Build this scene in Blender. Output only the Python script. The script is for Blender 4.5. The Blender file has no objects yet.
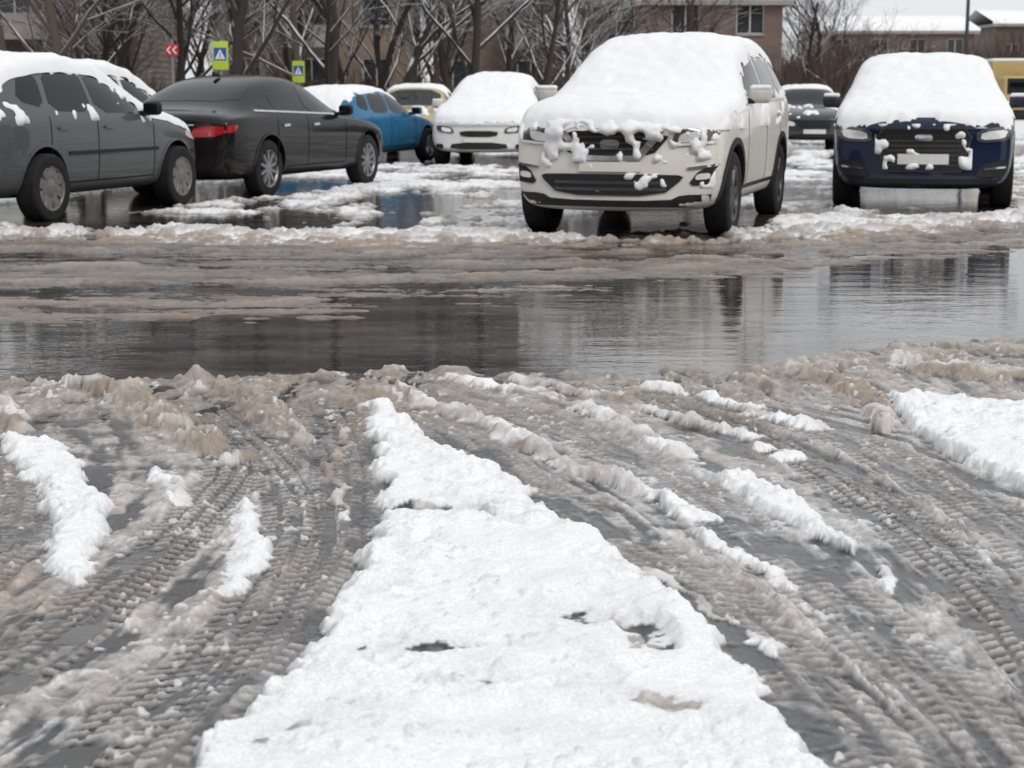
import bpy,bmesh,math,random,time
import numpy as np
from mathutils import Vector,Matrix
from mathutils.bvhtree import BVHTree
T0=time.time()
rnd=random.Random(7)
scene=bpy.context.scene
# ---------------------------------------------------------------- noise
def _h(ix,iy,s):
    n=(ix*374761393+iy*668265263+s*974634777)&0xffffffff
    n=((n^(n>>13))*1274126177)&0xffffffff
    n=n^(n>>16)
    return (n&0xffff)/65535.0
def vnoise(x,y,s=0):
    fx=np.floor(x);fy=np.floor(y)
    ix=fx.astype(np.int64);iy=fy.astype(np.int64)
    u=x-fx;v=y-fy
    u=u*u*u*(u*(u*6-15)+10);v=v*v*v*(v*(v*6-15)+10)
    a=_h(ix,iy,s);b=_h(ix+1,iy,s);c=_h(ix,iy+1,s);d=_h(ix+1,iy+1,s)
    return ((a*(1-u)+b*u)*(1-v)+(c*(1-u)+d*u)*v)*2-1
def fbm(x,y,o=4,s=0,g=.5):
    r=0;a=1.;t=0
    for i in range(o):
        r=r+a*vnoise(x,y,s+i*17);t+=a
        x,y=(x*1.62-y*1.21+3.1),(x*1.21+y*1.62-1.7)
        a*=g
    return r/t*1.5
def ss(a,b,x):
    t=np.clip((x-a)/(b-a),0,1);return t*t*(3-2*t)
def mix(a,b,t): return a*(1-t)+b*t
# ---------------------------------------------------------------- materials
def newmat(name):
    m=bpy.data.materials.new(name);m.use_nodes=True
    nt=m.node_tree;b=nt.nodes['Principled BSDF'];return m,nt,b
def N(nt,t,**k):
    n=nt.nodes.new(t)
    for a,v in k.items(): setattr(n,a,v)
    return n
def simple(name,col,rough=.5,metal=0,noise=.12,scale=20,bump=0,coat=0,spec=.5):
    m,nt,b=newmat(name)
    tc=N(nt,'ShaderNodeTexCoord');no=N(nt,'ShaderNodeTexNoise');no.inputs['Scale'].default_value=scale;no.inputs['Detail'].default_value=5
    nt.links.new(tc.outputs['Object'],no.inputs['Vector'])
    mx=N(nt,'ShaderNodeMix',data_type='RGBA')
    nt.links.new(no.outputs['Fac'],mx.inputs[0])
    mx.inputs[6].default_value=(*[max(0,c*(1-noise*2)) for c in col],1)
    mx.inputs[7].default_value=(*[min(1,c*(1+noise*2)) for c in col],1)
    nt.links.new(mx.outputs[2],b.inputs['Base Color'])
    b.inputs['Roughness'].default_value=rough;b.inputs['Metallic'].default_value=metal
    b.inputs['Coat Weight'].default_value=coat;b.inputs['Coat Roughness'].default_value=.06
    b.inputs['Specular IOR Level'].default_value=spec
    if bump:
        bp=N(nt,'ShaderNodeBump');bp.inputs['Strength'].default_value=bump;bp.inputs['Distance'].default_value=.02
        nt.links.new(no.outputs['Fac'],bp.inputs['Height']);nt.links.new(bp.outputs['Normal'],b.inputs['Normal'])
    return m
def paint(name,col,metal=.3,rough=.35,dirt=.6,dcol=(.13,.115,.10)):
    m,nt,b=newmat(name)
    tc=N(nt,'ShaderNodeTexCoord');sx=N(nt,'ShaderNodeSeparateXYZ');nt.links.new(tc.outputs['Object'],sx.inputs[0])
    no=N(nt,'ShaderNodeTexNoise');no.inputs['Scale'].default_value=7;no.inputs['Detail'].default_value=8;no.inputs['Roughness'].default_value=.7
    nt.links.new(tc.outputs['Object'],no.inputs['Vector'])
    mr=N(nt,'ShaderNodeMapRange');mr.inputs[1].default_value=.70;mr.inputs[2].default_value=.15;mr.inputs[3].default_value=0;mr.inputs[4].default_value=1
    nt.links.new(sx.outputs[2],mr.inputs[0])
    mu=N(nt,'ShaderNodeMath',operation='MULTIPLY');nt.links.new(mr.outputs[0],mu.inputs[0]);nt.links.new(no.outputs['Fac'],mu.inputs[1])
    m2=N(nt,'ShaderNodeMath',operation='MULTIPLY',use_clamp=True);nt.links.new(mu.outputs[0],m2.inputs[0]);m2.inputs[1].default_value=dirt*1.7
    mx=N(nt,'ShaderNodeMix',data_type='RGBA');nt.links.new(m2.outputs[0],mx.inputs[0])
    mx.inputs[6].default_value=(*col,1);mx.inputs[7].default_value=(*dcol,1)
    nt.links.new(mx.outputs[2],b.inputs['Base Color'])
    r=N(nt,'ShaderNodeMapRange');r.inputs[3].default_value=rough;r.inputs[4].default_value=.75
    nt.links.new(m2.outputs[0],r.inputs[0]);nt.links.new(r.outputs[0],b.inputs['Roughness'])
    iv=N(nt,'ShaderNodeMath',operation='SUBTRACT',use_clamp=True);iv.inputs[0].default_value=.6;nt.links.new(m2.outputs[0],iv.inputs[1])
    nt.links.new(iv.outputs[0],b.inputs['Coat Weight'])
    b.inputs['Specular IOR Level'].default_value=.05
    b.inputs['Metallic'].default_value=metal;b.inputs['Coat Roughness'].default_value=.02
    return m
M={}
M['black']=simple('black_plastic',(.015,.015,.016),.6,noise=.3,scale=9,spec=.3)
M['well']=simple('wheel_well_dark',(.008,.008,.008),.9,spec=.1)
M['tyre']=simple('tyre_rubber',(.018,.018,.019),.85,noise=.4,scale=14,spec=.25)
M['glass']=simple('tinted_glass',(.005,.006,.008),.01,noise=.2,scale=3,coat=0,spec=.33)
M['chrome']=simple('chrome_trim',(.62,.63,.65),.18,metal=1)
M['alloy']=simple('alloy_rim',(.26,.26,.27),.38,metal=.8,noise=.3)
M['alloydark']=simple('dark_alloy_rim',(.08,.08,.085),.4,metal=.7,noise=.25)
M['hub']=simple('hubcap_dirty',(.17,.165,.16),.5,metal=.3,noise=.35)
M['lamp']=simple('headlamp_lens',(.85,.87,.9),.12,metal=.15,coat=1)
M['lampdark']=simple('headlamp_housing',(.07,.072,.075),.12,coat=.5)
M['red']=simple('tail_lamp_red',(.36,.010,.012),.15,coat=.6)
M['plate']=simple('licence_plate',(.62,.62,.60),.5,noise=.1,scale=30)
M['seam']=simple('panel_gap',(.008,.008,.008),.8,spec=.1)
# snow
def snowmat(name,dirty=0.):
    m,nt,b=newmat(name)
    tc=N(nt,'ShaderNodeTexCoord')
    n1=N(nt,'ShaderNodeTexNoise');n1.inputs['Scale'].default_value=7;n1.inputs['Detail'].default_value=7
    n2=N(nt,'ShaderNodeTexNoise');n2.inputs['Scale'].default_value=90;n2.inputs['Detail'].default_value=4
    for n in(n1,n2): nt.links.new(tc.outputs['Object'],n.inputs['Vector'])
    cr=N(nt,'ShaderNodeMix',data_type='RGBA');nt.links.new(n1.outputs['Fac'],cr.inputs[0])
    cr.inputs[6].default_value=(.78-dirty,.795-dirty,.82-dirty,1);cr.inputs[7].default_value=(.88,.885,.895,1)
    nt.links.new(cr.outputs[2],b.inputs['Base Color']);b.inputs['Roughness'].default_value=.85;b.inputs['Specular IOR Level'].default_value=.2
    b1=N(nt,'ShaderNodeBump');b1.inputs['Strength'].default_value=.45;b1.inputs['Distance'].default_value=.03
    b2=N(nt,'ShaderNodeBump');b2.inputs['Strength'].default_value=.3;b2.inputs['Distance'].default_value=.006
    nt.links.new(n1.outputs['Fac'],b1.inputs['Height']);nt.links.new(n2.outputs['Fac'],b2.inputs['Height'])
    nt.links.new(b1.outputs['Normal'],b2.inputs['Normal']);nt.links.new(b2.outputs['Normal'],b.inputs['Normal'])
    return m
M['snow']=snowmat('fresh_snow')
# ---------------------------------------------------------------- mesh helpers
def mkobj(name,verts,faces,mats,parent=None,smooth=True,mi=None):
    me=bpy.data.meshes.new(name);me.from_pydata(verts,[],faces)
    for m in (mats if isinstance(mats,(list,tuple)) else [mats]): me.materials.append(m)
    if smooth: me.polygons.foreach_set('use_smooth',[True]*len(me.polygons))
    if mi is not None: me.polygons.foreach_set('material_index',mi)
    me.update();o=bpy.data.objects.new(name,me);scene.collection.objects.link(o)
    if parent: o.parent=parent
    return o
def bmobj(name,bm,mats,parent=None,smooth=True):
    me=bpy.data.meshes.new(name);bm.to_mesh(me);bm.free()
    for m in (mats if isinstance(mats,(list,tuple)) else [mats]): me.materials.append(m)
    if smooth: me.polygons.foreach_set('use_smooth',[True]*len(me.polygons))
    o=bpy.data.objects.new(name,me);scene.collection.objects.link(o)
    if parent: o.parent=parent
    return o
def empty(name,loc=(0,0,0),rz=0):
    e=bpy.data.objects.new(name,None);scene.collection.objects.link(e);e.location=loc;e.rotation_euler=(0,0,rz);e.empty_display_size=.2;return e
def addbox(V,F,x0,x1,y0,y1,z0,z1,MI=None,m=0):
    b=len(V);V+=[(x0,y0,z0),(x1,y0,z0),(x1,y1,z0),(x0,y1,z0),(x0,y0,z1),(x1,y0,z1),(x1,y1,z1),(x0,y1,z1)]
    fs=[(0,3,2,1),(4,5,6,7),(0,1,5,4),(1,2,6,5),(2,3,7,6),(3,0,4,7)]
    F+=[tuple(b+i for i in f) for f in fs]
    if MI is not None: MI+=[m]*6
def bevbox(name,size,loc,mat,parent,bev=.03,rot=(0,0,0),seg=3):
    bm=bmesh.new();bmesh.ops.create_cube(bm,size=1)
    bmesh.ops.scale(bm,vec=size,verts=bm.verts)
    bmesh.ops.bevel(bm,geom=bm.edges[:],offset=bev,segments=seg,affect='EDGES',profile=.5)
    o=bmobj(name,bm,mat,parent);o.location=loc;o.rotation_euler=rot;return o
# ---------------------------------------------------------------- GROUND
def sdpoly(px,py,poly):
    d=np.full(px.shape,1e9);ins=np.zeros(px.shape,bool);n=len(poly)
    for i in range(n):
        ax,ay=poly[i];bx,by=poly[(i+1)%n]
        ex,ey=bx-ax,by-ay;wx,wy=px-ax,py-ay
        t=np.clip((wx*ex+wy*ey)/(ex*ex+ey*ey),0,1)
        d=np.minimum(d,(wx-ex*t)**2+(wy-ey*t)**2)
        c=((ay<=py)&(by>py))|((by<=py)&(ay>py))
        if by!=ay: ins^=c&(px<ax+(py-ay)/(by-ay)*ex)
    d=np.sqrt(d);return np.where(ins,d,-d)
def dline(px,py,pl):
    d=np.full(px.shape,1e9);tt=np.zeros(px.shape);n=len(pl)-1
    for i in range(n):
        ax,ay=pl[i];bx,by=pl[i+1];ex,ey=bx-ax,by-ay
        t=np.clip(((px-ax)*ex+(py-ay)*ey)/(ex*ex+ey*ey),0,1)
        q=(px-ax-ex*t)**2+(py-ay-ey*t)**2
        m=q<d;d=np.where(m,q,d);tt=np.where(m,(i+t)/n,tt)
    return np.sqrt(d),tt
def P(s): return [tuple(float(c)/100 for c in q.split(',')) for q in s.split()]
T={1:P("-128,698 -92,607 -71,544 -63,492 -62,421 -68,367 -79,325 -90,290"),
2:P("-154,710 -111,625 -94,574 -95,504 -102,439 -107,388 -118,340"),
3:P("-190,640 -172,574 -157,530 -146,480 -145,430 -150,350"),
4:P("-81,710 -62,607 -54,544 -48,459 -53,381 -68,310"),
5:P("-50,748 19,645 60,530 82,421 93,336 96,290"),
6:P("60,720 93,625 110,558 119,480 122,421 120,360"),
7:P("-45,690 -16,625 23,492 48,421 63,354 71,300"),
8:P("80,710 127,625 145,516 150,459 150,380")}
CEN=P("-58,687 -49,607 -42,544 -40,504 -41,454 -43,421 -46,388 -53,354 -62,313 -75,260 75,260 59,313 53,348 45,388 36,430 25,469 19,498 3,544 -18,582 -35,625 -51,686")
SN2=P("-195,635 -167,616 -139,558 -121,504 -116,469 -114,430 -126,449 -139,492 -156,544 -192,625")
SN3=P("-88,544 -77,516 -69,459 -70,430 -74,421 -79,459 -88,516")
SK=P("161,722 187,698 230,676 260,560 200,500 164,530 157,582 150,645")
SL=P("68,561 83,558 95,510 100,464 96,456 84,480 72,523")
RID=[(P("-202,748 -166,710 -128,645 -98,590"),.10,.050,.25),(P("-141,748 -109,698 -80,625"),.09,.050,.2),(P("-72,748 -48,710"),.07,.040,.2),
(P("-48,722 -5,645 30,558 54,504"),.056,.036,.75),(P("-33,761 20,710 52,625 66,582"),.060,.038,.6),(P("4,761 53,687 93,625 102,590"),.050,.030,.5),
(P("61,735 95,698 117,645"),.072,.038,.8),(P("135,790 156,710 138,645"),.09,.045,.25),(P("55,486 66,459 75,430"),.030,.025,1.),(P("100,449 98,421"),.025,.03,1.),
(P("-215,690 -190,640"),.08,.045,.3),(P("-120,560 -105,520"),.03,.025,.9),(P("190,800 240,760 300,740"),.16,.045,.35),(P("160,640 175,560 185,500"),.05,.020,.4),(P("30,470 50,420 62,380"),.02,.012,.6),(P("-60,640 -58,560 -52,500"),.022,.015,.3)]
# cars: (x,y,heading deg)
CARS={'suv':(1.56,17.45,-107),'q5':(5.10,21.35,-103),'a6':(-3.5,23.45,70.5),'hatch':(-5.22,19.0,72.5),'white2':(-6.5,26.3,72),'blue':(-2.92,32.6,68),'beige':(-2.15,38.6,-95),'sedanw':(-.32,33.4,-97),'green':(7.25,42.5,-94)}
YN=([-30,-2.28,-1.42,-.52,.41,1.15,1.71,2.76,5,30],[7.3,7.5,7.6,7.8,7.85,7.8,8.5,9.0,9.6,13])
YF=([-30,-5,-2.88,-1.52,-.08,1.28,2.07,2.69,4.26,8,30],[8.7,9.2,9.5,9.8,10.65,11.5,12.2,13.1,14.1,16,25])
YL=([-30,-4.55,-2.25,-.1,1.62,2.91,5.08,9,30],[15.2,15.0,14.5,14.25,14.4,14.8,16.6,18.5,28])
def ground(x,y):
    n=x.size
    wx=fbm(x*2.2,y*2.2,4,5);fine=fbm(x*24,y*24,4,9,.6);med=fbm(x*7,y*7,4,21)
    grain=fbm(x*80,y*80,2,31)
    z=np.zeros(n);col=np.zeros((n,3));rg=np.full(n,.5)
    asph=np.array([.038,.038,.040]);gre=np.array([.45,.445,.44]);bro=np.array([.225,.180,.145]);whi=np.array([.86,.87,.885])
    yn=np.interp(x,*YN)+.10*wx+.05*med;yf=np.interp(x,*YF)+.22*wx+.06*med;yl=np.interp(x,*YL)+.2*wx
    # --- foreground
    fg=y<yn+.6
    X=x[fg];Y=y[fg]
    w=wx[fg];fi=fine[fg];me=med[fg];gr=grain[fg]
    xs={k:np.interp(Y,[p[1] for p in v][::-1],[p[0] for p in v][::-1]) for k,v in T.items()}
    order=[3,2,1,4,7,5,6,8]
    q=np.minimum(X-xs[3],0)/.45
    for a,b in zip(order[:-1],order[1:]):
        g=np.maximum(xs[b]-xs[a],.05);q=q+np.clip((X-xs[a])/g,0,1)
    q=q+np.maximum(X-xs[8],0)/.35
    st=fbm(q*5.5+w*.5,Y*1.8,4,41);st2=fbm(q*15+w*.6,Y*4.0+me*.4,3,43)
    flk=fbm(q*9+w,Y*15+me*.8,4,47,.55)
    s=np.clip(.56+.52*st+.32*st2+.30*me+.20*flk,0,1)
    h=.001+.012*s+.004*fi*s+.005*me*s+.005*flk*s
    br=np.clip(.20+.36*w+.24*ss(-.2,-1.0,X)+.50*ss(5.7,7.0,Y)+.28*me,0,1)
    tone=1+.30*fi+.20*gr+.22*st2+.26*flk  # random slush tone; its fine noise also paints small wet highlights into the colour
    slc=mix(gre[None,:],bro[None,:]*1.15,br[:,None])*np.clip(tone,.35,1.8)[:,None]
    cov=ss(.20,.62,s)
    C=mix(asph[None,:],slc,cov[:,None]);R=mix(.08,.28,cov)
    for k,v in T.items():
        yy=[p[1] for p in v][::-1];xx=[p[0] for p in v][::-1]
        yyd=np.linspace(yy[0],yy[-1],120);xxd=np.interp(yyd,yy,xx)
        xxd=np.convolve(np.pad(xxd,6,mode='edge'),np.ones(13)/13,'valid')
        ax=np.interp(Y,yyd,xxd)+.010*w
        sl=np.gradient(xxd,yyd);sll=np.interp(Y,yyd,sl)
        S=np.concatenate([[0],np.cumsum(np.hypot(np.diff(xxd),np.diff(yyd)))]);arc=np.interp(Y,yyd,S)
        hw={1:.105,2:.10,3:.11,4:.11,5:.12,6:.10,7:.13,8:.12}[k]
        amt={1:1,2:1,3:.75,4:.8,5:.6,6:1,7:.55,8:.75}[k]
        tt=(X-ax)/np.sqrt(1+sll**2)/hw+.04*me
        mi=ss(1.12,.95,np.abs(tt))*(.6+.4*ss(-.6,.1,me+st))*amt
        ends=ss(yy[-1]+.25,yy[-1]-.2,Y)
        mi=mi*ends
        per=.050
        ph=arc/per+np.abs(tt)*1.15+.25*np.sign(tt)
        lug=ss(-.05,.35,np.sin(ph*6.2832)+.28*fi)
        lug=lug*ss(.05,.14,np.abs(tt))*ss(.03,.10,np.abs(np.abs(tt)-.52))
        keep=ss(-.65,.2,st+.8*me+.30)
        lug=lug*keep
        dark=ss(-.5,.4,fbm(X*3+k,Y*1.5,3,120+k)) if k not in (6,1,2) else 1.
        hh=.000+.0095*lug+.0022*fi+.004*me-.001*dark
        h=mix(h,hh,mi)
        slt=mix(gre[None,:],bro[None,:]*1.15,br[:,None])*(1+.2*fi+.15*gr)[:,None]
        tc=mix(asph[None,:]*1.1,slt*(.80+.30*lug)[:,None],np.clip(.22-.16*dark+.72*lug+.25*me,0,1)[:,None])
        C=mix(C,tc,(mi*.97)[:,None]);R=mix(R,.10+.18*lug,mi)
        rim=np.exp(-((np.abs(tt)-1.28)/.2)**2)*ends
        rr=rim*np.clip(.35+.8*me+.5*st2+.3*fi,0,1.1)
        h=h+.011*rr;C=mix(C,slc*1.25,(np.clip(rr,0,1)*.7)[:,None]);R=mix(R,.45,rr*.7)
    # shore rubble
    sh=ss(1.2,.25,yn[fg]-Y)*ss(-.25,.1,yn[fg]-Y)
    lump=np.clip(fbm(X*8+w,Y*6.5,3,77,.5)+.12,0,1.2)
    h=h+sh*(.036*lump-.006)
    C=mix(C,mix(bro[None,:]*.80,np.array([[.42,.37,.33]]),np.clip(lump*.9+.25*fi,0,1)[:,None])*(1+.25*fi)[:,None],(sh*np.clip(lump*2.6+.25,0,1))[:,None]);R=mix(R,.35,sh)
    # ridges
    for pl,wr,hr,wh in RID:
        xsn=[p[0] for p in pl];ysn=[p[1] for p in pl]
        bb=(X>min(xsn)-.4)&(X<max(xsn)+.4)&(Y>min(ysn)-.4)&(Y<max(ysn)+.4)
        if not bb.any(): continue
        bx=X[bb];by=Y[bb];dx=.05*w[bb]+.045*me[bb]
        d,tt=dline(bx+dx,by+.06*fbm(bx*5,by*5,3,88),pl)
        ww=wr*(1.0+.75*me[bb]+.45*fi[bb])
        a=np.clip(1-d/np.maximum(ww,.01),0,1)
        a=ss(0,.75,a)*ss(-.45,.15,fbm(bx*5,by*5,3,55)+.28)
        lum=.72+.38*fbm(bx*10,by*10,2,91,.5)+.08*fi[bb]
        h[bb]=h[bb]+a*hr*np.clip(lum,.15,1.3)
        wf=np.clip(wh+.60*(fbm(bx*4,by*4,3,66))+.25*tt*(wh>.3)-.14+.5*(lum-.7),0,1)
        cc=mix(np.array([[.31,.255,.21]]),whi[None,:],(wf**1.0)[:,None])*(1+.2*fi[bb]*(1-wf))[:,None]
        am=ss(.03,.30,a)
        C[bb]=mix(C[bb],cc,am[:,None]);R[bb]=mix(R[bb],.55,am)
    # snow sheets
    for pi,(poly,th) in enumerate(((CEN,.042),(SN2,.033),(SN3,.025),(SK,.04),(SL,.036))):
        xsn=[p[0] for p in poly];ysn=[p[1] for p in poly]
        bb=(X>min(xsn)-.3)&(X<max(xsn)+.3)&(Y>min(ysn)-.3)&(Y<max(ysn)+.3)
        if not bb.any(): continue
        bx=X[bb];by=Y[bb]
        d=sdpoly(bx,by,poly)+.032*w[bb]+.030*me[bb]+.018*fi[bb]
        big=fbm(bx*2.3,by*2.3,3,101);clod=fbm(bx*14,by*14,5,103,.58);mid=fbm(bx*5.5,by*5.5,4,109)
        rough=ss(-.30,.25,fbm(bx*2.6+4,by*3.4,3,107))
        thin=np.zeros(bx.size)
        if pi==0:
            for hx,hy,ra,rb,an,sg in ((.19,3.95,.20,.09,-.45,.75),(-.22,3.66,.17,.05,.2,.75),(-.06,3.45,.10,.07,.4,.6),(-.26,5.08,.20,.045,-.15,1.6),(-.10,4.96,.09,.035,-.6,1.2),(-.42,3.22,.12,.06,.5,.7),(.34,3.42,.16,.06,-.7,.7),(.0,3.2,.3,.05,.1,.55),(.33,3.8,.08,.10,0,.55)):
                ca_,sa=math.cos(an),math.sin(an)
                ux=bx-hx+.08*me[bb];uy=by-hy+.08*w[bb]
                u_=(ux*ca_+uy*sa)/ra;v_=(-ux*sa+uy*ca_)/rb
                thin=np.maximum(thin,sg*np.exp(-(u_*u_+v_*v_)))
            thin=thin+.45*ss(.15,.8,fbm(bx*6,by*8,4,117))*ss(5.0,3.6,by)
        edge=ss(0,.022,d)
        tex=.016*clod*rough+.015*mid+.002*fi[bb]*(.4+rough)
        th2=th*(1+.45*big)+tex
        brk=thin*(1+.5*(pi==0)*clod)+.35*np.clip(thin,0,1)*fi[bb]+.25*clod*rough*(pi==0)
        am=edge*ss(1.0,.62,brk)
        amh=edge*(1-.62*ss(.25,1.15,thin+.10*clod)) if pi==0 else edge
        hh=np.maximum(th2*ss(-.01,.05,d),.004)
        h[bb]=mix(h[bb],hh+.004,amh)
        grey=np.clip(.45*ss(.04,.0,d)+.40*np.clip(thin,0,1)+.28*rough*ss(.1,-.7,clod),0,.85)
        C[bb]=mix(C[bb],mix(whi[None,:],np.array([[.50,.50,.51]]),grey[:,None]),ss(.15,.7,am)[:,None]);R[bb]=mix(R[bb],.85,am)
    # scattered crumbs of snow
    cr=ss(.56,.74,vnoise(X*30,Y*26,201)*.6+.4*vnoise(X*64,Y*56,202)+.3*st)
    C=mix(C,np.array([[.72,.72,.72]]),(cr*.8)[:,None]);h=h+cr*.005;R=mix(R,.7,cr)
    f=ss(.05,-.02,Y-yn[fg])
    z[fg]=mix(-.02,h,f);col[fg]=mix(asph[None,:],C,f[:,None]);rg[fg]=R
    # --- water band + lane + parking
    bk=~fg
    X=x[bk];Y=y[bk];w=wx[bk];fi=fine[bk];me=med[bk]
    yfb=yf[bk];ylb=yl[bk]
    stx=fbm(X*.55+.3*w,Y*3.6+.5*w,4,301);stf=fbm(X*2.0,Y*9,3,303)
    isl=ss(.45,.8,fbm(X*1.1,Y*3.2,4,333)+.3*me)*ss(-2.4,0,Y-yfb)
    lane=np.maximum(ss(-.25,.35,Y-yfb+.5*stf),isl*.75);g=np.clip((Y-yfb)/np.maximum(ylb-yfb,.3),0,1)
    h=mix(-.022,.000+.012*stx+.009*stf+.005*fi+.005*ss(.2,.6,g),lane)
    cov=ss(-.25,.45,stx+.5*stf+.15)
    lb=np.array([[.150,.116,.092]])
    C=mix(np.array([[.052,.044,.038]]),lb*(1.0+.35*fi+.35*stf+.3*me)[:,None],cov[:,None])
    R=mix(.14,.40,cov)
    for yy0,amp,wd in ((.15,.015,.10),(.40,.022,.12),(.62,.028,.12),(.86,.03,.18)):
        rr=np.exp(-(((g-yy0)*np.maximum(ylb-yfb,.3)+.16*w)/wd)**2)*np.clip(.4+1.1*stf+.6*me+.3*fi,0,1.3)*lane
        h=h+amp*rr*.8;C=mix(C,np.array([[.29,.24,.20]]),np.clip(rr*.7,0,1)[:,None])
    # parking
    pk=ss(-.15,.2,Y-ylb)
    big=fbm(X*.55,Y*.45,4,401);mm=fbm(X*2.4,Y*1.4,4,403)
    pud=np.zeros(X.size)
    for cx,cy,ra,rb,an in ((-2.6,17.5,1.6,1.3,.2),(-4.2,16.9,1.3,.7,0),(-1.2,20.6,.9,1.9,0),(4.9,18.8,1.3,1.0,.2),(5.6,25,1.2,2,0),(-4.4,22.5,1,2,0),(2.4,24,1.0,3,0),(.3,26,1.6,.8,0),(-8,21,1.4,3,0),(3.2,31,2.0,1.6,0)):
        u_=(X-cx)/ra;v_=(Y-cy)/rb;pud=np.maximum(pud,1.25*np.exp(-(u_*u_+v_*v_)*1.1))
    for k,(cx,cy,hd) in CARS.items():
        a=math.radians(hd);u_=(X-cx)*math.cos(a)+(Y-cy)*math.sin(a);v_=-(X-cx)*math.sin(a)+(Y-cy)*math.cos(a)
        pud=np.maximum(pud,1.5*ss(2.5,2.2,np.abs(u_)+.15*mm)*ss(1.15,.85,np.abs(v_)+.1*mm))
    bank=np.exp(-((Y-ylb-1.0-.3*mm)/.50)**2)
    sn=.50+.50*big+.95*mm+.45*me-1.15*pud+.80*bank
    sc=ss(-.05,.42,sn)
    hp=-.010+.036*ss(-.25,.9,sn)*(1+.25*fi+.35*me)+.014*ss(.3,1,sn)*me+.026*bank*np.clip(.6+1.0*me+.25*fi,0,1.5)
    grey=np.clip(.85-.95*ss(.1,1.0,sn)+.45*me+.35*fi+.45*bank*ss(-.3,.4,mm*.6+me-.1),0,1)
    pc=mix(whi[None,:]*.97,np.array([[.36,.33,.305]]),grey[:,None])
    pc=mix(asph[None,:],pc,sc[:,None])
    bed=np.exp(-((Y-ylb-.25)/.50)**2)*1.6*np.clip(.55+1.0*me+.6*fi+.6*mm,0,1)
    pc=mix(pc,np.array([[.27,.22,.18]])*(1+.35*fi+.3*me)[:,None],np.clip(bed,0,1)[:,None])
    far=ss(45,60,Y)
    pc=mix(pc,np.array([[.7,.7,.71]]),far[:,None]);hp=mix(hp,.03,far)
    h=mix(h,hp,pk);C=mix(C,pc,pk[:,None]);R=mix(R,mix(.2,.8,sc),pk)
    z[bk]=h;col[bk]=C;rg[bk]=R
    return z,np.clip(col,.01,.92),rg
NR,NC=1150,950
ta=2.35**-.5;tb=34**-.5
rows=np.linspace(ta,tb,NR)**-2.
rows=np.concatenate([[-80,-30,-12,-4,0,1,1.6,2.0],rows,np.geomspace(34.6,900,60)])
u=np.linspace(-1,1,NC)
ext=np.array([1.15,1.4,1.8,2.5,3.5,5,8])
u=np.concatenate([-ext[::-1],u,ext]);hwid=np.maximum(.36*np.maximum(rows,2.2)+.45,1.)
GX=hwid[:,None]*u[None,:]
GX=GX*np.where(np.abs(u)>4,(1+30/np.maximum(hwid[:,None],1)*np.abs(u)/8),1)
GY=np.repeat(rows[:,None],u.size,1)
gx=GX.ravel();gy=GY.ravel()
gz,gc,grg=ground(gx,gy)
ny,nx=GX.shape
idx=np.arange(ny*nx).reshape(ny,nx)
quads=np.stack([idx[:-1,:-1],idx[:-1,1:],idx[1:,1:],idx[1:,:-1]],-1).reshape(-1,4)
me=bpy.data.meshes.new('slushy_ground')
me.vertices.add(ny*nx);me.vertices.foreach_set('co',np.stack([gx,gy,gz],1).astype(np.float32).ravel())
nq=len(quads);me.loops.add(nq*4);me.loops.foreach_set('vertex_index',quads.astype(np.int32).ravel())
me.polygons.add(nq);me.polygons.foreach_set('loop_start',np.arange(0,nq*4,4,dtype=np.int32));
try: me.polygons.foreach_set('loop_total',np.full(nq,4,dtype=np.int32))
except Exception: pass
me.polygons.foreach_set('use_smooth',np.ones(nq,bool))
me.update(calc_edges=True)
ca=me.color_attributes.new('Col','FLOAT_COLOR','POINT');ca.data.foreach_set('color',np.concatenate([gc,np.ones((gc.shape[0],1))],1).astype(np.float32).ravel())
fa=me.attributes.new('rgh','FLOAT','POINT');fa.data.foreach_set('value',grg.astype(np.float32))
gm,nt,b=newmat('slush_snow_and_wet_asphalt')
at=N(nt,'ShaderNodeAttribute',attribute_name='Col');ar=N(nt,'ShaderNodeAttribute',attribute_name='rgh')
tc=N(nt,'ShaderNodeTexCoord')
n1=N(nt,'ShaderNodeTexNoise');n1.inputs['Scale'].default_value=130;n1.inputs['Detail'].default_value=5;n1.inputs['Roughness'].default_value=.65
n2=N(nt,'ShaderNodeTexNoise');n2.inputs['Scale'].default_value=32;n2.inputs['Detail'].default_value=6
for n in(n1,n2): nt.links.new(tc.outputs['Object'],n.inputs['Vector'])
mr=N(nt,'ShaderNodeMapRange');mr.inputs[1].default_value=.3;mr.inputs[2].default_value=.7;mr.inputs[3].default_value=.80;mr.inputs[4].default_value=1.14
nt.links.new(n1.outputs['Fac'],mr.inputs[0])
vm=N(nt,'ShaderNodeVectorMath',operation='SCALE');nt.links.new(at.outputs['Color'],vm.inputs[0]);nt.links.new(mr.outputs[0],vm.inputs['Scale'])
nt.links.new(vm.outputs[0],b.inputs['Base Color'])
ra=N(nt,'ShaderNodeMath',operation='MULTIPLY_ADD',use_clamp=True);nt.links.new(n2.outputs['Fac'],ra.inputs[0]);ra.inputs[1].default_value=.25
sb=N(nt,'ShaderNodeMath',operation='SUBTRACT');nt.links.new(ar.outputs['Fac'],sb.inputs[0]);sb.inputs[1].default_value=.12
nt.links.new(sb.outputs[0],ra.inputs[2]);nt.links.new(ra.outputs[0],b.inputs['Roughness'])
b1=N(nt,'ShaderNodeBump');b1.inputs['Strength'].default_value=.55;b1.inputs['Distance'].default_value=.006;nt.links.new(n2.outputs['Fac'],b1.inputs['Height'])
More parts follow.
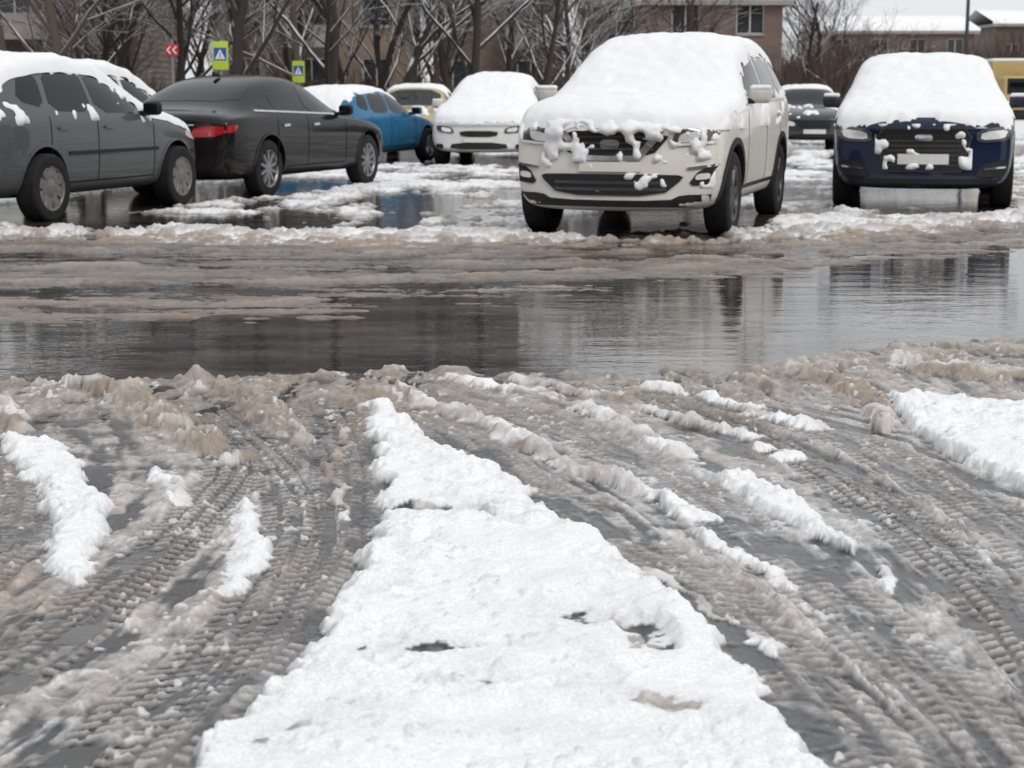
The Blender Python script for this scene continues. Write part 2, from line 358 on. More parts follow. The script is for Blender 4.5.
b2=N(nt,'ShaderNodeBump');b2.inputs['Strength'].default_value=.5;b2.inputs['Distance'].default_value=.0025;nt.links.new(n1.outputs['Fac'],b2.inputs['Height'])
nt.links.new(b1.outputs['Normal'],b2.inputs['Normal']);nt.links.new(b2.outputs['Normal'],b.inputs['Normal'])
me.materials.append(gm)
go=bpy.data.objects.new('ground',me);scene.collection.objects.link(go)
print('ground',time.time()-T0)
# water sheet
wm,nt,b=newmat('murky_meltwater')
b.inputs['Roughness'].default_value=.03;b.inputs['IOR'].default_value=1.45
tc=N(nt,'ShaderNodeTexCoord');mp=N(nt,'ShaderNodeMapping');mp.inputs['Scale'].default_value=(.8,2.2,1);nt.links.new(tc.outputs['Object'],mp.inputs[0])
n1=N(nt,'ShaderNodeTexNoise');n1.inputs['Scale'].default_value=2.2;n1.inputs['Detail'].default_value=4;nt.links.new(mp.outputs[0],n1.inputs['Vector'])
n2=N(nt,'ShaderNodeTexNoise');n2.inputs['Scale'].default_value=14;n2.inputs['Detail'].default_value=3;nt.links.new(mp.outputs[0],n2.inputs['Vector'])
b1=N(nt,'ShaderNodeBump');b1.inputs['Strength'].default_value=.22;b1.inputs['Distance'].default_value=.02;nt.links.new(n1.outputs['Fac'],b1.inputs['Height'])
b2=N(nt,'ShaderNodeBump');b2.inputs['Strength'].default_value=.14;b2.inputs['Distance'].default_value=.005;nt.links.new(n2.outputs['Fac'],b2.inputs['Height'])
nt.links.new(b1.outputs['Normal'],b2.inputs['Normal']);nt.links.new(b2.outputs['Normal'],b.inputs['Normal'])
n3=N(nt,'ShaderNodeTexNoise');n3.inputs['Scale'].default_value=1.1;n3.inputs['Detail'].default_value=7;n3.inputs['Roughness'].default_value=.65;nt.links.new(mp.outputs[0],n3.inputs['Vector'])
cr=N(nt,'ShaderNodeMix',data_type='RGBA')
mr=N(nt,'ShaderNodeMapRange');mr.inputs[1].default_value=.42;mr.inputs[2].default_value=.75;nt.links.new(n3.outputs['Fac'],mr.inputs[0])
nt.links.new(mr.outputs[0],cr.inputs[0]);cr.inputs[6].default_value=(.022,.020,.018,1);cr.inputs[7].default_value=(.14,.120,.105,1);nt.links.new(cr.outputs[2],b.inputs['Base Color'])
mkobj('puddle_water',[(-40,-20,0),(40,-20,0),(40,60,0),(-40,60,0)],[(0,1,2,3)],wm,smooth=False)
# ---------------------------------------------------------------- CARS
def prof(kind):
    if kind=='suv': # x zb zbelt ztop wl wb wt
        return [(2.32,.30,.80,.90,.76,.80,.62),(2.27,.24,.90,1.00,.82,.87,.68),(2.05,.22,1.0,1.09,.86,.90,.74),(1.5,.22,1.05,1.16,.90,.92,.78),(1.05,.22,1.07,1.20,.90,.925,.78),(.88,.22,1.08,1.26,.90,.925,.78),(.45,.22,1.09,1.50,.90,.925,.74),(.10,.22,1.10,1.67,.90,.925,.71),(-.3,.22,1.11,1.73,.90,.925,.71),(-1.2,.22,1.12,1.73,.90,.925,.70),(-1.85,.22,1.13,1.66,.90,.91,.68),(-2.08,.23,1.12,1.50,.88,.89,.69),(-2.24,.26,1.08,1.20,.84,.86,.70),(-2.32,.34,.98,1.08,.78,.82,.66)]
    if kind=='sedan':
        return [(2.46,.28,.62,.69,.76,.80,.62),(2.40,.22,.69,.77,.83,.87,.7),(2.1,.2,.79,.88,.88,.91,.74),(1.5,.2,.86,.96,.91,.93,.76),(.98,.2,.90,1.01,.91,.93,.76),(.83,.2,.90,1.05,.91,.93,.75),(.4,.2,.91,1.27,.91,.93,.70),(.05,.2,.92,1.43,.91,.93,.665),(-.4,.2,.93,1.49,.91,.93,.66),(-1.0,.2,.94,1.45,.91,.93,.66),(-1.5,.2,.95,1.27,.91,.93,.67),(-1.85,.2,.95,1.09,.91,.93,.72),(-2.1,.21,.94,1.04,.89,.92,.74),(-2.38,.25,.91,1.02,.86,.89,.72),(-2.46,.34,.84,.95,.78,.83,.64)]
    return [(2.0,.28,.62,.70,.70,.73,.56),(1.95,.22,.70,.79,.77,.80,.64),(1.7,.2,.80,.90,.82,.84,.68),(1.25,.2,.87,.98,.84,.855,.70),(.92,.2,.90,1.03,.84,.86,.71),(.78,.2,.91,1.08,.84,.86,.71),(.35,.2,.92,1.33,.84,.86,.67),(0.,.2,.93,1.47,.84,.86,.645),(-.4,.2,.94,1.52,.84,.86,.64),(-1.1,.2,.95,1.50,.84,.86,.64),(-1.55,.21,.96,1.43,.83,.85,.63),(-1.78,.23,.95,1.24,.81,.83,.64),(-1.93,.26,.92,1.02,.77,.80,.64),(-2.0,.34,.84,.93,.70,.75,.58)]
def build_body(kind,sl,sw,sh,wheels,R,pm,root):
    st=[(a*sl,b*sh,c*sh,d*sh,e*sw,f*sw,g*sw) for a,b,c,d,e,f,g in prof(kind)]
    xf=st[0][0];xr=st[-1][0];bm=bmesh.new()
    def bowx(x,y,z,W):
        ef=max(0,1-(xf-x)/.85);er=max(0,1-(x-xr)/.6)
        b=(abs(y)/W)**2.4
        return x-ef*(.30*b+.16*max(0,z-.55))+er*(.13*b)
    rings=[];caps=[]
    for (x,zb,zl,zt,wl,wb,wt) in st:
        r=min(.08,.45*(zt-zl));w5=wb*.985
        pts=[(0,zb),(wl*.8,zb),(wl,zb+.07),(wb*1.005,zb+(zl-zb)*.5),(wb,zl-.05),(w5,zl+.015),((w5+wt)/2+.01,(zl+zt-r)/2),(wt,zt-r),(wt*.74,zt-.014),(0,zt)]
        W=.93*sw
        ring=[bm.verts.new((bowx(x,y,z,W),y,z)) for y,z in pts]
        ring+=[bm.verts.new((bowx(x,y,z,W),-y,z)) for y,z in pts[-2:0:-1]]
        rings.append(ring);caps.append((x,pts,W))
    n=len(rings[0])
    for a,b in zip(rings[:-1],rings[1:]):
        for i in range(n): bm.faces.new((a[i],a[(i+1)%n],b[(i+1)%n],b[i]))
    for ci,ring in ((0,rings[0]),(1,rings[-1])):
        x,pts,W=caps[0] if ci==0 else caps[-1]
        cen=[ring[0]]+[bm.verts.new((bowx(x,0,pts[k][1],W)+(.0),0,pts[k][1])) for k in range(2,8)]+[ring[9]]
        for k in range(1,8):
            c0,c1=cen[k-1],cen[k]
            l0,l1=ring[k],ring[k+1];r0,r1=ring[(n-k)],ring[(n-k-1)]
            f1=(l0,c0,c1,l1);f2=(c0,r0,r1,c1)
            bm.faces.new(f1 if ci==0 else f1[::-1]);bm.faces.new(f2 if ci==0 else f2[::-1])
    bmesh.ops.recalc_face_normals(bm,faces=bm.faces[:])
    o=bmobj('body',bm,[pm,M['well']],root)
    m=o.modifiers.new('s','SUBSURF');m.levels=3;m.render_levels=3
    dg=bpy.context.evaluated_depsgraph_get();me=bpy.data.meshes.new_from_object(o.evaluated_get(dg))
    o.modifiers.clear();o.data=me
    bvh=BVHTree.FromPolygons([v.co.copy() for v in me.vertices],[tuple(p.vertices) for p in me.polygons])
    cb=bmesh.new()
    for wx in wheels:
        for s in (1,-1):
            mt=Matrix.Translation((wx,s*(.93*sw-.02),R))@Matrix.Rotation(math.pi/2,4,'X')
            bmesh.ops.create_cone(cb,cap_ends=True,segments=48,radius1=R+.055,radius2=R+.055,depth=.56,matrix=mt)
    for f in cb.faces: f.material_index=1
    co=bmobj('cutter',cb,[pm,M['well']],None,smooth=False)
    o.parent=None
    md=o.modifiers.new('b','BOOLEAN');md.operation='DIFFERENCE';md.solver='EXACT';md.object=co
    dg=bpy.context.evaluated_depsgraph_get();me2=bpy.data.meshes.new_from_object(o.evaluated_get(dg))
    o.modifiers.clear();o.data=me2;o.parent=root
    me2.polygons.foreach_set('use_smooth',[True]*len(me2.polygons))
    try: me2.set_sharp_from_angle(angle=math.radians(38))
    except Exception: pass
    bpy.data.objects.remove(co)
    return bvh,xf,xr
DIRS={'F':Vector((-1,0,0)),'B':Vector((1,0,0)),'L':Vector((0,-1,0)),'R':Vector((0,1,0)),'T':Vector((0,0,-1))}
def orig(ax,a,b):
    if ax=='F': return Vector((6,a,b))
    if ax=='B': return Vector((-6,a,b))
    if ax=='L': return Vector((a,3,b))
    if ax=='R': return Vector((a,-3,b))
    return Vector((a,b,4))
def chaikin(p,n=2):
    for _ in range(n):
        q=[]
        for i in range(len(p)):
            a=p[i];b=p[(i+1)%len(p)]
            q+=[(a[0]*.8+b[0]*.2,a[1]*.8+b[1]*.2),(a[0]*.2+b[0]*.8,a[1]*.2+b[1]*.8)]
        p=q
    return p
def conform(root,bvh,poly,ax,mat,off=.006,step=.06,sm=1,name='trim',skirt=.03,strip=False):
    bm=bmesh.new()
    if strip:
        a,b=poly;va=[bm.verts.new((p[0],p[1],0)) for p in a];vb=[bm.verts.new((p[0],p[1],0)) for p in b]
        for i in range(len(a)-1): bm.faces.new((va[i],va[i+1],vb[i+1],vb[i]))
    else:
        if sm: poly=chaikin(poly,sm)
        vs=[bm.verts.new((a,b,0)) for a,b in poly];bm.faces.new(vs)
        A=[p[0] for p in poly];B=[p[1] for p in poly]
        for lo,hi,no in ((min(A),max(A),(1,0,0)),(min(B),max(B),(0,1,0))):
            k=int((hi-lo)/step)
            for i in range(1,k+1):
                c=lo+(hi-lo)*i/(k+1)
                bmesh.ops.bisect_plane(bm,geom=bm.verts[:]+bm.edges[:]+bm.faces[:],plane_co=(c*no[0],c*no[1],0),plane_no=no)
    d=DIRS[ax];dead=[]
    for v in bm.verts:
        h=bvh.ray_cast(orig(ax,v.co.x,v.co.y),d)
        if h[0] is None: dead.append(v)
        else: v.co=h[0]-d*off
    if dead: bmesh.ops.delete(bm,geom=dead,context='VERTS')
    be=[e for e in bm.edges if len(e.link_faces)==1]
    r=bmesh.ops.extrude_edge_only(bm,edges=be)
    for v in [g for g in r['geom'] if isinstance(g,bmesh.types.BMVert)]: v.co+=d*(off+skirt)
    bmesh.ops.recalc_face_normals(bm,faces=bm.faces[:])
    o=bmobj(name,bm,mat,root)
    try:o.data.set_sharp_from_angle(angle=math.radians(35))
    except Exception: pass
    return o
def both(root,bvh,poly,ax,mat,**k):
    if ax in 'FB': 
        conform(root,bvh,poly,ax,mat,**k);conform(root,bvh,[(-a,b) for a,b in poly][::-1],ax,mat,**k)
    else:
        conform(root,bvh,poly,'L',mat,**k);conform(root,bvh,poly,'R',mat,**k)
def snowcap(root,bvh,ax,a0,a1,b0,b1,T_,fn,seed,step=.026,lump=.010,name='snow_cap',minn=.60,nax=2,drop=.05,open_=2):
    na=int((a1-a0)/step)+1;nb=int((b1-b0)/step)+1
    A=np.linspace(a0,a1,na);B=np.linspace(b0,b1,nb)
    H=np.full((na,nb,3),np.nan);Mk=np.zeros((na,nb));d=DIRS[ax];up=-d
    AA,BB=np.meshgrid(A,B,indexing='ij')
    nz=fbm(AA*4.+seed,BB*4.,4,seed)
    nzc=fbm(AA*13.+seed,BB*13.,3,seed+3)
    for i in range(na):
        for j in range(nb):
            h=bvh.ray_cast(orig(ax,A[i],B[j]),d)
            if h[0] is None: continue
            H[i,j]=h[0]
            nn=abs(h[1][nax])
            if nn>minn+.10*nz[i,j] and fn(h[0].x,h[0].y,h[0].z,nz[i,j],nzc[i,j]): Mk[i,j]=1
    bl=Mk.copy()
    for _ in range(open_):
        p=np.pad(bl,1);bl=(p[:-2,1:-1]+p[2:,1:-1]+p[1:-1,:-2]+p[1:-1,2:]+p[1:-1,1:-1])/5
    Mk=((bl>.5)&~np.isnan(H[:,:,0])).astype(float)
    bl=Mk.copy()
    for _ in range(4):
        p=np.pad(bl,1);bl=(p[:-2,1:-1]+p[2:,1:-1]+p[1:-1,:-2]+p[1:-1,2:]+p[1:-1,1:-1])/5
    th=T_*np.sqrt(np.clip((bl-.15)/.85,0,1))*(1+.25*nz)+lump*nzc*np.clip(bl*2-1,0,1)
    hc=H@np.array(up)
    top=np.where(Mk>0,hc+th,0)
    pm_=np.pad(Mk,1);pt=np.pad(np.nan_to_num(top)*Mk,1)
    cnt=np.zeros((na,nb));sm_=np.zeros((na,nb))
    for di in(-1,0,1):
        for dj in(-1,0,1):
            cnt+=pm_[1+di:1+di+na,1+dj:1+dj+nb];sm_+=pt[1+di:1+di+na,1+dj:1+dj+nb]
    ring=(Mk==0)&(cnt>0)
    avg=sm_/np.maximum(cnt,1)
    hcl=np.where(np.isnan(hc),-9,hc)
    top=np.where(ring,np.maximum(hcl-.012,avg-drop-T_*.6),top)
    base=np.zeros((na,nb,3))
    for i in range(na):
        for j in range(nb):
            if Mk[i,j] or ring[i,j]:
                o_=orig(ax,A[i],B[j]);o_=o_-up*(o_.dot(up));base[i,j]=o_+up*float(top[i,j])
    bm=bmesh.new();VV={}
    for i in range(na):
        for j in range(nb):
            if Mk[i,j] or ring[i,j]: VV[i,j]=bm.verts.new(base[i,j])
    for i in range(na-1):
        for j in range(nb-1):
            q=[VV.get(t) for t in ((i,j),(i+1,j),(i+1,j+1),(i,j+1))]
            if None not in q and Mk[i:i+2,j:j+2].any(): bm.faces.new(q if ax in('T','B','L') else q[::-1])
    for _ in range(2): bmesh.ops.smooth_vert(bm,verts=bm.verts[:],factor=.5,use_axis_x=True,use_axis_y=True,use_axis_z=True)
    loose=[v for v in bm.verts if not v.link_faces];bmesh.ops.delete(bm,geom=loose,context='VERTS')
    if len(bm.faces): return bmobj(name,bm,M['snow'],root)
    bm.free()
def wheel(root,x,y,R,side,style,wd=.22):
    V=[];F=[];MI=[];n=40
    prof=[(.64*R,-.4*wd),(.70*R,-.5*wd),(.92*R,-.5*wd),(.985*R,-.42*wd),(R,-.25*wd),(R,.25*wd),(.985*R,.42*wd),(.92*R,.5*wd),(.70*R,.5*wd),(.64*R,.42*wd)]
    def lathe(pr,mi,n=n):
        b=len(V);k=len(pr)
        for i in range(n):
            a=2*math.pi*i/n
            for r,yy in pr: V.append((r*math.cos(a),yy,r*math.sin(a)))
        for i in range(n):
            for j in range(k-1):
                F.append((b+i*k+j,b+i*k+j+1,b+((i+1)%n)*k+j+1,b+((i+1)%n)*k+j));MI.append(mi)
    lathe(prof,0)
    lathe([(.66*R,.47*wd),(.63*R,.44*wd),(.60*R,.36*wd),(.58*R,-.3*wd)],1)
    lathe([(.60*R,.02),(.001,.02)],2)
    ns,w0,w1={'five':(5,.060,.045),'ten':(10,.028,.022),'hub':(8,.05,.070),'y7':(7,.045,.04)}[style]
    if style=='hub': lathe([(.34*R,.36*wd),(.25*R,.42*wd),(.001,.42*wd)],1)
    lathe([(.17*R,.30*wd),(.16*R,.40*wd),(.001,.41*wd)],1,20)
    for i in range(ns):
        a=2*math.pi*i/ns+.3;ca,sa=math.cos(a),math.sin(a)
        b=len(V)
        for r,w,yo in ((.10*R,w0,.40*wd),(.62*R,w1,.42*wd)):
            for sgn,yy in ((-1,yo-.03),(-.7,yo),(.7,yo),(1,yo-.03)):
                px=r*ca-sgn*w*sa;pz=r*sa+sgn*w*ca
                V.append((px,yy,pz))
        for j in range(3): F.append((b+j,b+j+1,b+4+j+1,b+4+j));MI.append(1)
        F.append((b,b+4,b+7,b+3));MI.append(1)
    rim={'five':M['alloy'],'ten':M['alloy'],'hub':M['hub'],'y7':M['alloydark']}[style]
    o=mkobj('wheel',V,F,[M['tyre'],rim,M['well']],root,True,MI)
    bm=bmesh.new();bm.from_mesh(o.data);bmesh.ops.recalc_face_normals(bm,faces=bm.faces[:]);bm.to_mesh(o.data);bm.free()
    try:o.data.set_sharp_from_angle(angle=math.radians(40))
    except Exception: pass
    o.location=(x,y,R-.012)
    if side<0: o.rotation_euler=(0,0,math.pi)
def car(name,key,kind,pm,sl=1,sw=1,sh=1,R=.34,wheels=(1.4,-1.35),style='five',k=1.0):
    x,y,hd=CARS[key];root=empty(name,(x,y,0),math.radians(hd));root.scale=(k,k,k)
    bvh,xf,xr=build_body(kind,sl,sw,sh,wheels,R,pm,root)
    for wx in wheels:
        for s in (1,-1): wheel(root,wx,s*(.93*sw-.125),R,s,style)
    return root,bvh,xf,xr
def scale(poly,sx,sz): return [(a*sx,b*sz) for a,b in poly]
WIN={'suv':([(.66,1.14),(.22,1.48),(-.02,1.58),(-.24,1.61),(-.24,1.16)],[(-.33,1.16),(-.33,1.61),(-1.02,1.60),(-1.12,1.17)],[(-1.20,1.19),(-1.10,1.58),(-1.50,1.55),(-1.78,1.28)]),
'sedan':([(.62,.98),(.28,1.19),(.0,1.33),(-.26,1.385),(-.28,.99)],[(-.36,.99),(-.34,1.39),(-.85,1.365),(-1.12,1.24),(-1.12,1.02)],[(-1.19,1.03),(-1.19,1.20),(-1.50,1.07)]),
'hatch':([(.60,.98),(.26,1.22),(-.02,1.37),(-.26,1.41),(-.26,1.0)],[(-.34,1.0),(-.33,1.42),(-.95,1.40),(-1.05,1.02)],[(-1.13,1.04),(-1.05,1.39),(-1.32,1.35),(-1.50,1.12)])}
DOOR={'suv':(.78,-.29,-1.18,.40,1.12),'sedan':(.80,-.32,-1.15,.34,.96),'hatch':(.76,-.30,-1.10,.34,.97)}
def side_trim(root,bvh,kind,pm,sl,sh,sw,wheels,R,clad=False,chromeline=False):
    for w in WIN[kind]: both(root,bvh,scale(w,sl,sh),'S',M['glass'],name='side_window',off=.004,sm=1,step=.09)
    a,b,c,z0,z1=DOOR[kind];a*=sl;b*=sl;c*=sl;z0*=sh;z1*=sh
    for xx in (a,b,c):
        both(root,bvh,[(xx-.006,z0),(xx+.006,z0),(xx+.006,z1),(xx-.006,z1)],'S',M['seam'],off=.0025,sm=0,name='door_gap',skirt=.01)
    both(root,bvh,[(a,z0-.006),(a,z0+.006),(c,z0+.006),(c,z0-.006)],'S',M['seam'],off=.0025,sm=0,name='sill_gap',skirt=.01)
    if chromeline:
        za,zc=(1.135,1.16) if kind=='suv' else (.965,1.03)
        both(root,bvh,[(.72*sl,(za-.010)*sh),(.72*sl,(za+.010)*sh),(-1.6*sl,(zc+.012)*sh),(-1.6*sl,(zc-.010)*sh)],'S',M['chrome'],off=.010,sm=0,name='window_trim',step=.1)
    for xx in (b+.12,c+.12):
        both(root,bvh,[(xx,z1-.13*1),(xx+.17,z1-.125),(xx+.17,z1-.095),(xx,z1-.10)],'S',M['chrome'] if chromeline else pm,off=.022,sm=1,name='door_handle')
    for wx in wheels:
        ro=R+(.105 if clad else .075);ri=R+.05
        th=np.linspace(-.12,math.pi+.12,26)
        arc=([(wx+ro*math.cos(t),R+ro*math.sin(t)) for t in th],[(wx+ri*math.cos(t),R+ri*math.sin(t)) for t in th])
        both(root,bvh,arc,'S',M['black'] if clad else pm,off=.014 if clad else .008,name='arch_trim',strip=True)
    if clad:
        f,r=wheels
        both(root,bvh,[(f-R-.1,.27*sh),(f-R-.1,.40*sh),(r+R+.1,.40*sh),(r+R+.1,.27*sh)],'S',M['black'],off=.012,sm=0,name='sill_cladding',step=.15)
def mirrors(root,x,z,w,mat,snow=True):
    for s in (1,-1):
        bevbox('door_mirror',(.10,.20,.14),(x,s*(w+.085),z),mat,root,bev=.045)
        bevbox('mirror_glass',(.012,.16,.10),(x-.051,s*(w+.085),z),M['glass'],root,bev=.004)
        bevbox('mirror_arm',(.07,.16,.05),(x+.01,s*(w-.04),z-.05),M['black'],root,bev=.015)
        if snow:
            bevbox('mirror_snow',(.10,.18,.045),(x,s*(w+.085),z+.07),M['snow'],root,bev=.022)
def grille_bars(root,bvh,y0,y1,zs,mat=None,ax='F',t=.012,off=.022):
    for z in zs: conform(root,bvh,[(-y1,z-t),(y1,z-t),(y1,z+t),(-y1,z+t)] if y0==0 else [(y0,z-t),(y1,z-t),(y1,z+t),(y0,z+t)],ax,mat or M['black'],off=off,sm=0,name='grille_bar',step=.15)
# paints
pw=paint('pearl_white_paint',(.72,.70,.65),0.0,.3,.35)
pn=paint('navy_paint',(.005,.014,.042),.0,.3,.22)
pb=paint('black_brown_paint',(.009,.008,.0085),.0,.4,.24,(.07,.062,.055))
pg=paint('grey_silver_paint',(.095,.105,.11),.3,.4,.36)
pbl=paint('blue_paint',(.012,.15,.30),.2,.3,.25)
pwh=paint('white_paint',(.70,.71,.70),0,.35,.3)
pbe=paint('beige_paint',(.42,.34,.19),.1,.35,.25)
pgr=paint('grey_green_paint',(.04,.052,.052),.3,.35,.3)
# --- 1 white SUV
W=(1.40,-1.30);R=.365
root,bvh,xf,xr=car('parked_suv','suv','suv',pw,1,1,1.0,R,W,'y7',k=1.065)
side_trim(root,bvh,'suv',pw,1,1,1,W,R,clad=True,chromeline=True)
conform(root,bvh,[(-.82,.22),(.82,.22),(.88,.38),(.60,.38),(.50,.33),(-.50,.33),(-.60,.38),(-.88,.38)],'F',M['black'],off=.012,sm=1,name='lower_bumper')
conform(root,bvh,[(-.44,.37),(.44,.37),(.62,.52),(.56,.545),(-.56,.545),(-.62,.52)],'F',M['black'],off=.016,sm=1,name='lower_intake')
grille_bars(root,bvh,0,.48,(.42,.475),M['alloydark'])
both(root,bvh,[(.64,.45),(.88,.47),(.90,.62),(.74,.59)],'F',M['black'],off=.012,sm=1,name='fog_lamp_recess')
both(root,bvh,[(.70,.50),(.82,.51),(.82,.56),(.72,.55)],'F',M['lamp'],off=.022,sm=1,name='fog_lamp',step=.03)
both(root,bvh,[(.64,.585),(.88,.615),(.88,.635),(.64,.605)],'F',M['chrome'],off=.02,sm=0,name='fog_lamp_trim')
conform(root,bvh,[(-.52,.90),(.52,.90),(.34,.68),(-.34,.68)],'F',M['black'],off=.01,sm=1,name='grille')
for s in(1,-1):
    conform(root,bvh,[(s*.46,.90),(s*.38,.90),(s*.22,.70),(s*.0,.695),(s*.0,.655),(s*.26,.66)][::s],'F',M['chrome'],off=.026,sm=0,name='grille_chevron')
grille_bars(root,bvh,0,.36,(.75,.80,.85),M['alloydark'],t=.007,off=.018)
conform(root,bvh,[(-.08,.75),(.08,.75),(.08,.83),(-.08,.83)],'F',M['chrome'],off=.030,sm=3,name='grille_badge')
conform(root,bvh,[(-.26,.565),(.26,.565),(.26,.645),(-.26,.645)],'F',pw,off=.022,sm=0,name='plate_holder')
both(root,bvh,[(.50,.77),(.84,.80),(.90,.95),(.82,.97),(.54,.90)],'F',M['lampdark'],off=.012,sm=1,name='headlamp')
both(root,bvh,[(.55,.80),(.72,.82),(.74,.90),(.58,.88)],'F',M['lamp'],off=.02,sm=2,name='headlamp_lens',step=.03)
both(root,bvh,[(.52,.775),(.86,.80),(.88,.825),(.53,.795)],'F',M['lamp'],off=.020,sm=0,name='daytime_light_strip',step=.03)
conform(root,bvh,[(-.72,1.24),(.72,1.24),(.62,1.60),(-.62,1.60)],'F',M['glass'],off=.006,sm=1,name='windscreen')
mirrors(root,.62,1.19,.91,pw)
def f(x,y,z,n,c): return True
snowcap(root,bvh,'T',xr+.02,xf+.05,-.93,.93,.062,lambda x,y,z,n,c:(x<2.28+.12*n),11,minn=.52,lump=.012)
snowcap(root,bvh,'F',-.88,.88,.64,1.06,.042,lambda x,y,z,n,c:(n*.5+c*.8)>.02-1.3*(z-.85)+.05*(abs(y)<.15),23,step=.013,lump=.012,name='front_snow',minn=.22,nax=0,drop=.01,open_=1)
snowcap(root,bvh,'F',-.86,.86,.40,.74,.030,lambda x,y,z,n,c:(n*.4+c*.9)>.48,27,step=.013,lump=.010,name='front_snow',minn=.3,nax=0,drop=.008,open_=1)
snowcap(root,bvh,'L',-2.1,2.1,.90,1.25,.02,lambda x,y,z,n,c:(n*.6+c*.6)>.36-.4*(x>1.0),28,step=.022,lump=.010,name='side_snow',minn=.45,nax=1,drop=.012)
# --- 2 navy SUV
W=(1.42,-1.38);R=.37
root,bvh,xf,xr=car('parked_suv','q5','suv',pn,1.0,1.03,.94,R,W,'five',k=1.065)
side_trim(root,bvh,'suv',pn,1,.94,1.03,W,R,chromeline=True)
conform(root,bvh,[(-.84,.22),(.84,.22),(.88,.33),(-.88,.33)],'F',M['black'],off=.010,sm=1,name='lower_bumper')
both(root,bvh,[(.52,.34),(.86,.36),(.88,.54),(.60,.48)],'F',M['black'],off=.012,sm=1,name='side_intake')
both(root,bvh,[(.62,.42),(.84,.44),(.84,.46),(.62,.44)],'F',M['chrome'],off=.02,sm=0,name='intake_trim')
conform(root,bvh,[(-.49,.76),(-.42,.85),(.42,.85),(.49,.76),(.39,.40),(-.39,.40)],'F',M['alloydark'],off=.012,sm=0,name='grille_frame')
conform(root,bvh,[(-.475,.755),(-.405,.838),(.405,.838),(.475,.755),(.38,.415),(-.38,.415)],'F',M['black'],off=.020,sm=0,name='grille')
grille_bars(root,bvh,0,.38,(.47,.52,.57,.62,.67,.72,.77),M['alloydark'],off=.026,t=.006)
conform(root,bvh,[(-.26,.48),(.26,.48),(.26,.585),(-.26,.585)],'F',M['plate'],off=.034,sm=0,name='licence_plate')
conform(root,bvh,[(-.09,.72),(.09,.72),(.09,.79),(-.09,.79)],'F',M['chrome'],off=.034,sm=2,name='grille_badge')
both(root,bvh,[(.54,.70),(.86,.72),(.92,.86),(.82,.875),(.53,.83)],'F',M['lampdark'],off=.014,sm=1,name='headlamp')
both(root,bvh,[(.57,.73),(.82,.745),(.86,.84),(.59,.81)],'F',M['lamp'],off=.024,sm=1,name='headlamp_lens',step=.03)
conform(root,bvh,[(-.74,1.17),(.74,1.17),(.64,1.50),(-.64,1.50)],'F',M['glass'],off=.006,sm=1,name='windscreen')
mirrors(root,.64,1.12,.94,pn)
snowcap(root,bvh,'T',xr+.02,xf+.05,-.97,.97,.062,lambda x,y,z,n,c:(x<2.12+.12*n),31,minn=.55,lump=.012)
snowcap(root,bvh,'F',-.50,.50,.42,.90,.048,lambda x,y,z,n,c:(n*.6+c*.8)>.14-.5*(z-.7),37,step=.014,lump=.014,name='front_snow',minn=.3,nax=0,drop=.01,open_=1)
# --- 3 dark sedan (rear towards us)
W=(1.55,-1.36);R=.345
root,bvh,xf,xr=car('parked_sedan','a6','sedan',pb,1,1,1,R,W,'ten',k=1.045)
side_trim(root,bvh,'sedan',pb,1,1,1,W,R,chromeline=True)
both(root,bvh,[(.42,.72),(.80,.74),(.84,.86),(.48,.85)],'B',M['red'],off=.012,sm=1,name='tail_lamp')
both(root,bvh,[(-2.34,.77),(-2.34,.86),(-2.12,.87),(-2.2,.79)],'S',M['red'],off=.010,sm=1,name='tail_lamp_side')
conform(root,bvh,[(-.48,.86),(.48,.86),(.48,.875),(-.48,.875)],'B',M['chrome'],off=.014,sm=0,name='boot_trim')
conform(root,bvh,[(-.26,.66),(.26,.66),(.26,.77),(-.26,.77)],'B',M['plate'],off=.012,sm=0,name='licence_plate')
conform(root,bvh,[(-.78,.26),(.78,.26),(.80,.38),(-.80,.38)],'B',M['black'],off=.010,sm=1,name='rear_diffuser')
conform(root,bvh,[(-.86,.565),(.86,.565),(.86,.575),(-.86,.575)],'B',M['seam'],off=.003,sm=0,name='bumper_gap')
conform(root,bvh,[(-1.08,.58),(-1.08,-.58),(-1.74,-.66),(-1.74,.66)],'T',M['glass'],off=.004,sm=1,name='rear_window')
conform(root,bvh,[(.88,.66),(.88,-.66),(.18,-.60),(.18,.60)],'T',M['glass'],off=.004,sm=1,name='windscreen')
both(root,bvh,[(.55,.54),(.83,.56),(.83,.68),(.55,.66)],'F',M['lamp'],off=.012,sm=1,name='headlamp')
mirrors(root,.62,1.02,.93,pb,False)
bevbox('roof_antenna',(.16,.04,.06),(-1.0,0,1.47),pb,root,bev=.018)
# --- 4 grey hatchback
W=(1.28,-1.24);R=.32
root,bvh,xf,xr=car('parked_hatchback','hatch','hatch',pg,1.03,1,1.0,R,W,'hub',k=1.09)
side_trim(root,bvh,'hatch',pg,1.03,1,1,W,R)
both(root,bvh,[(1.50,.72),(1.50,.80),(1.86,.76),(1.86,.66)],'S',M['lamp'],off=.01,sm=1,name='headlamp')
both(root,bvh,[(.42,.62),(.68,.66),(.68,.78),(.45,.74)],'F',M['lamp'],off=.012,sm=1,name='headlamp')
both(root,bvh,[(1.6,.56),(1.6,.585),(1.9,.575),(1.9,.55)],'S',M['black'],off=.012,sm=0,name='bumper_strip')
both(root,bvh,[(-.85,.60),(-.85,.635),(.85,.635),(.85,.60)],'S',M['black'],off=.014,sm=0,name='door_strip')
mirrors(root,.62,1.03,.86,M['black'],False)
snowcap(root,bvh,'T',xr+.02,xf,-.88,.88,.075,lambda x,y,z,n,c:x<1.75+.1*n,41,minn=.58)
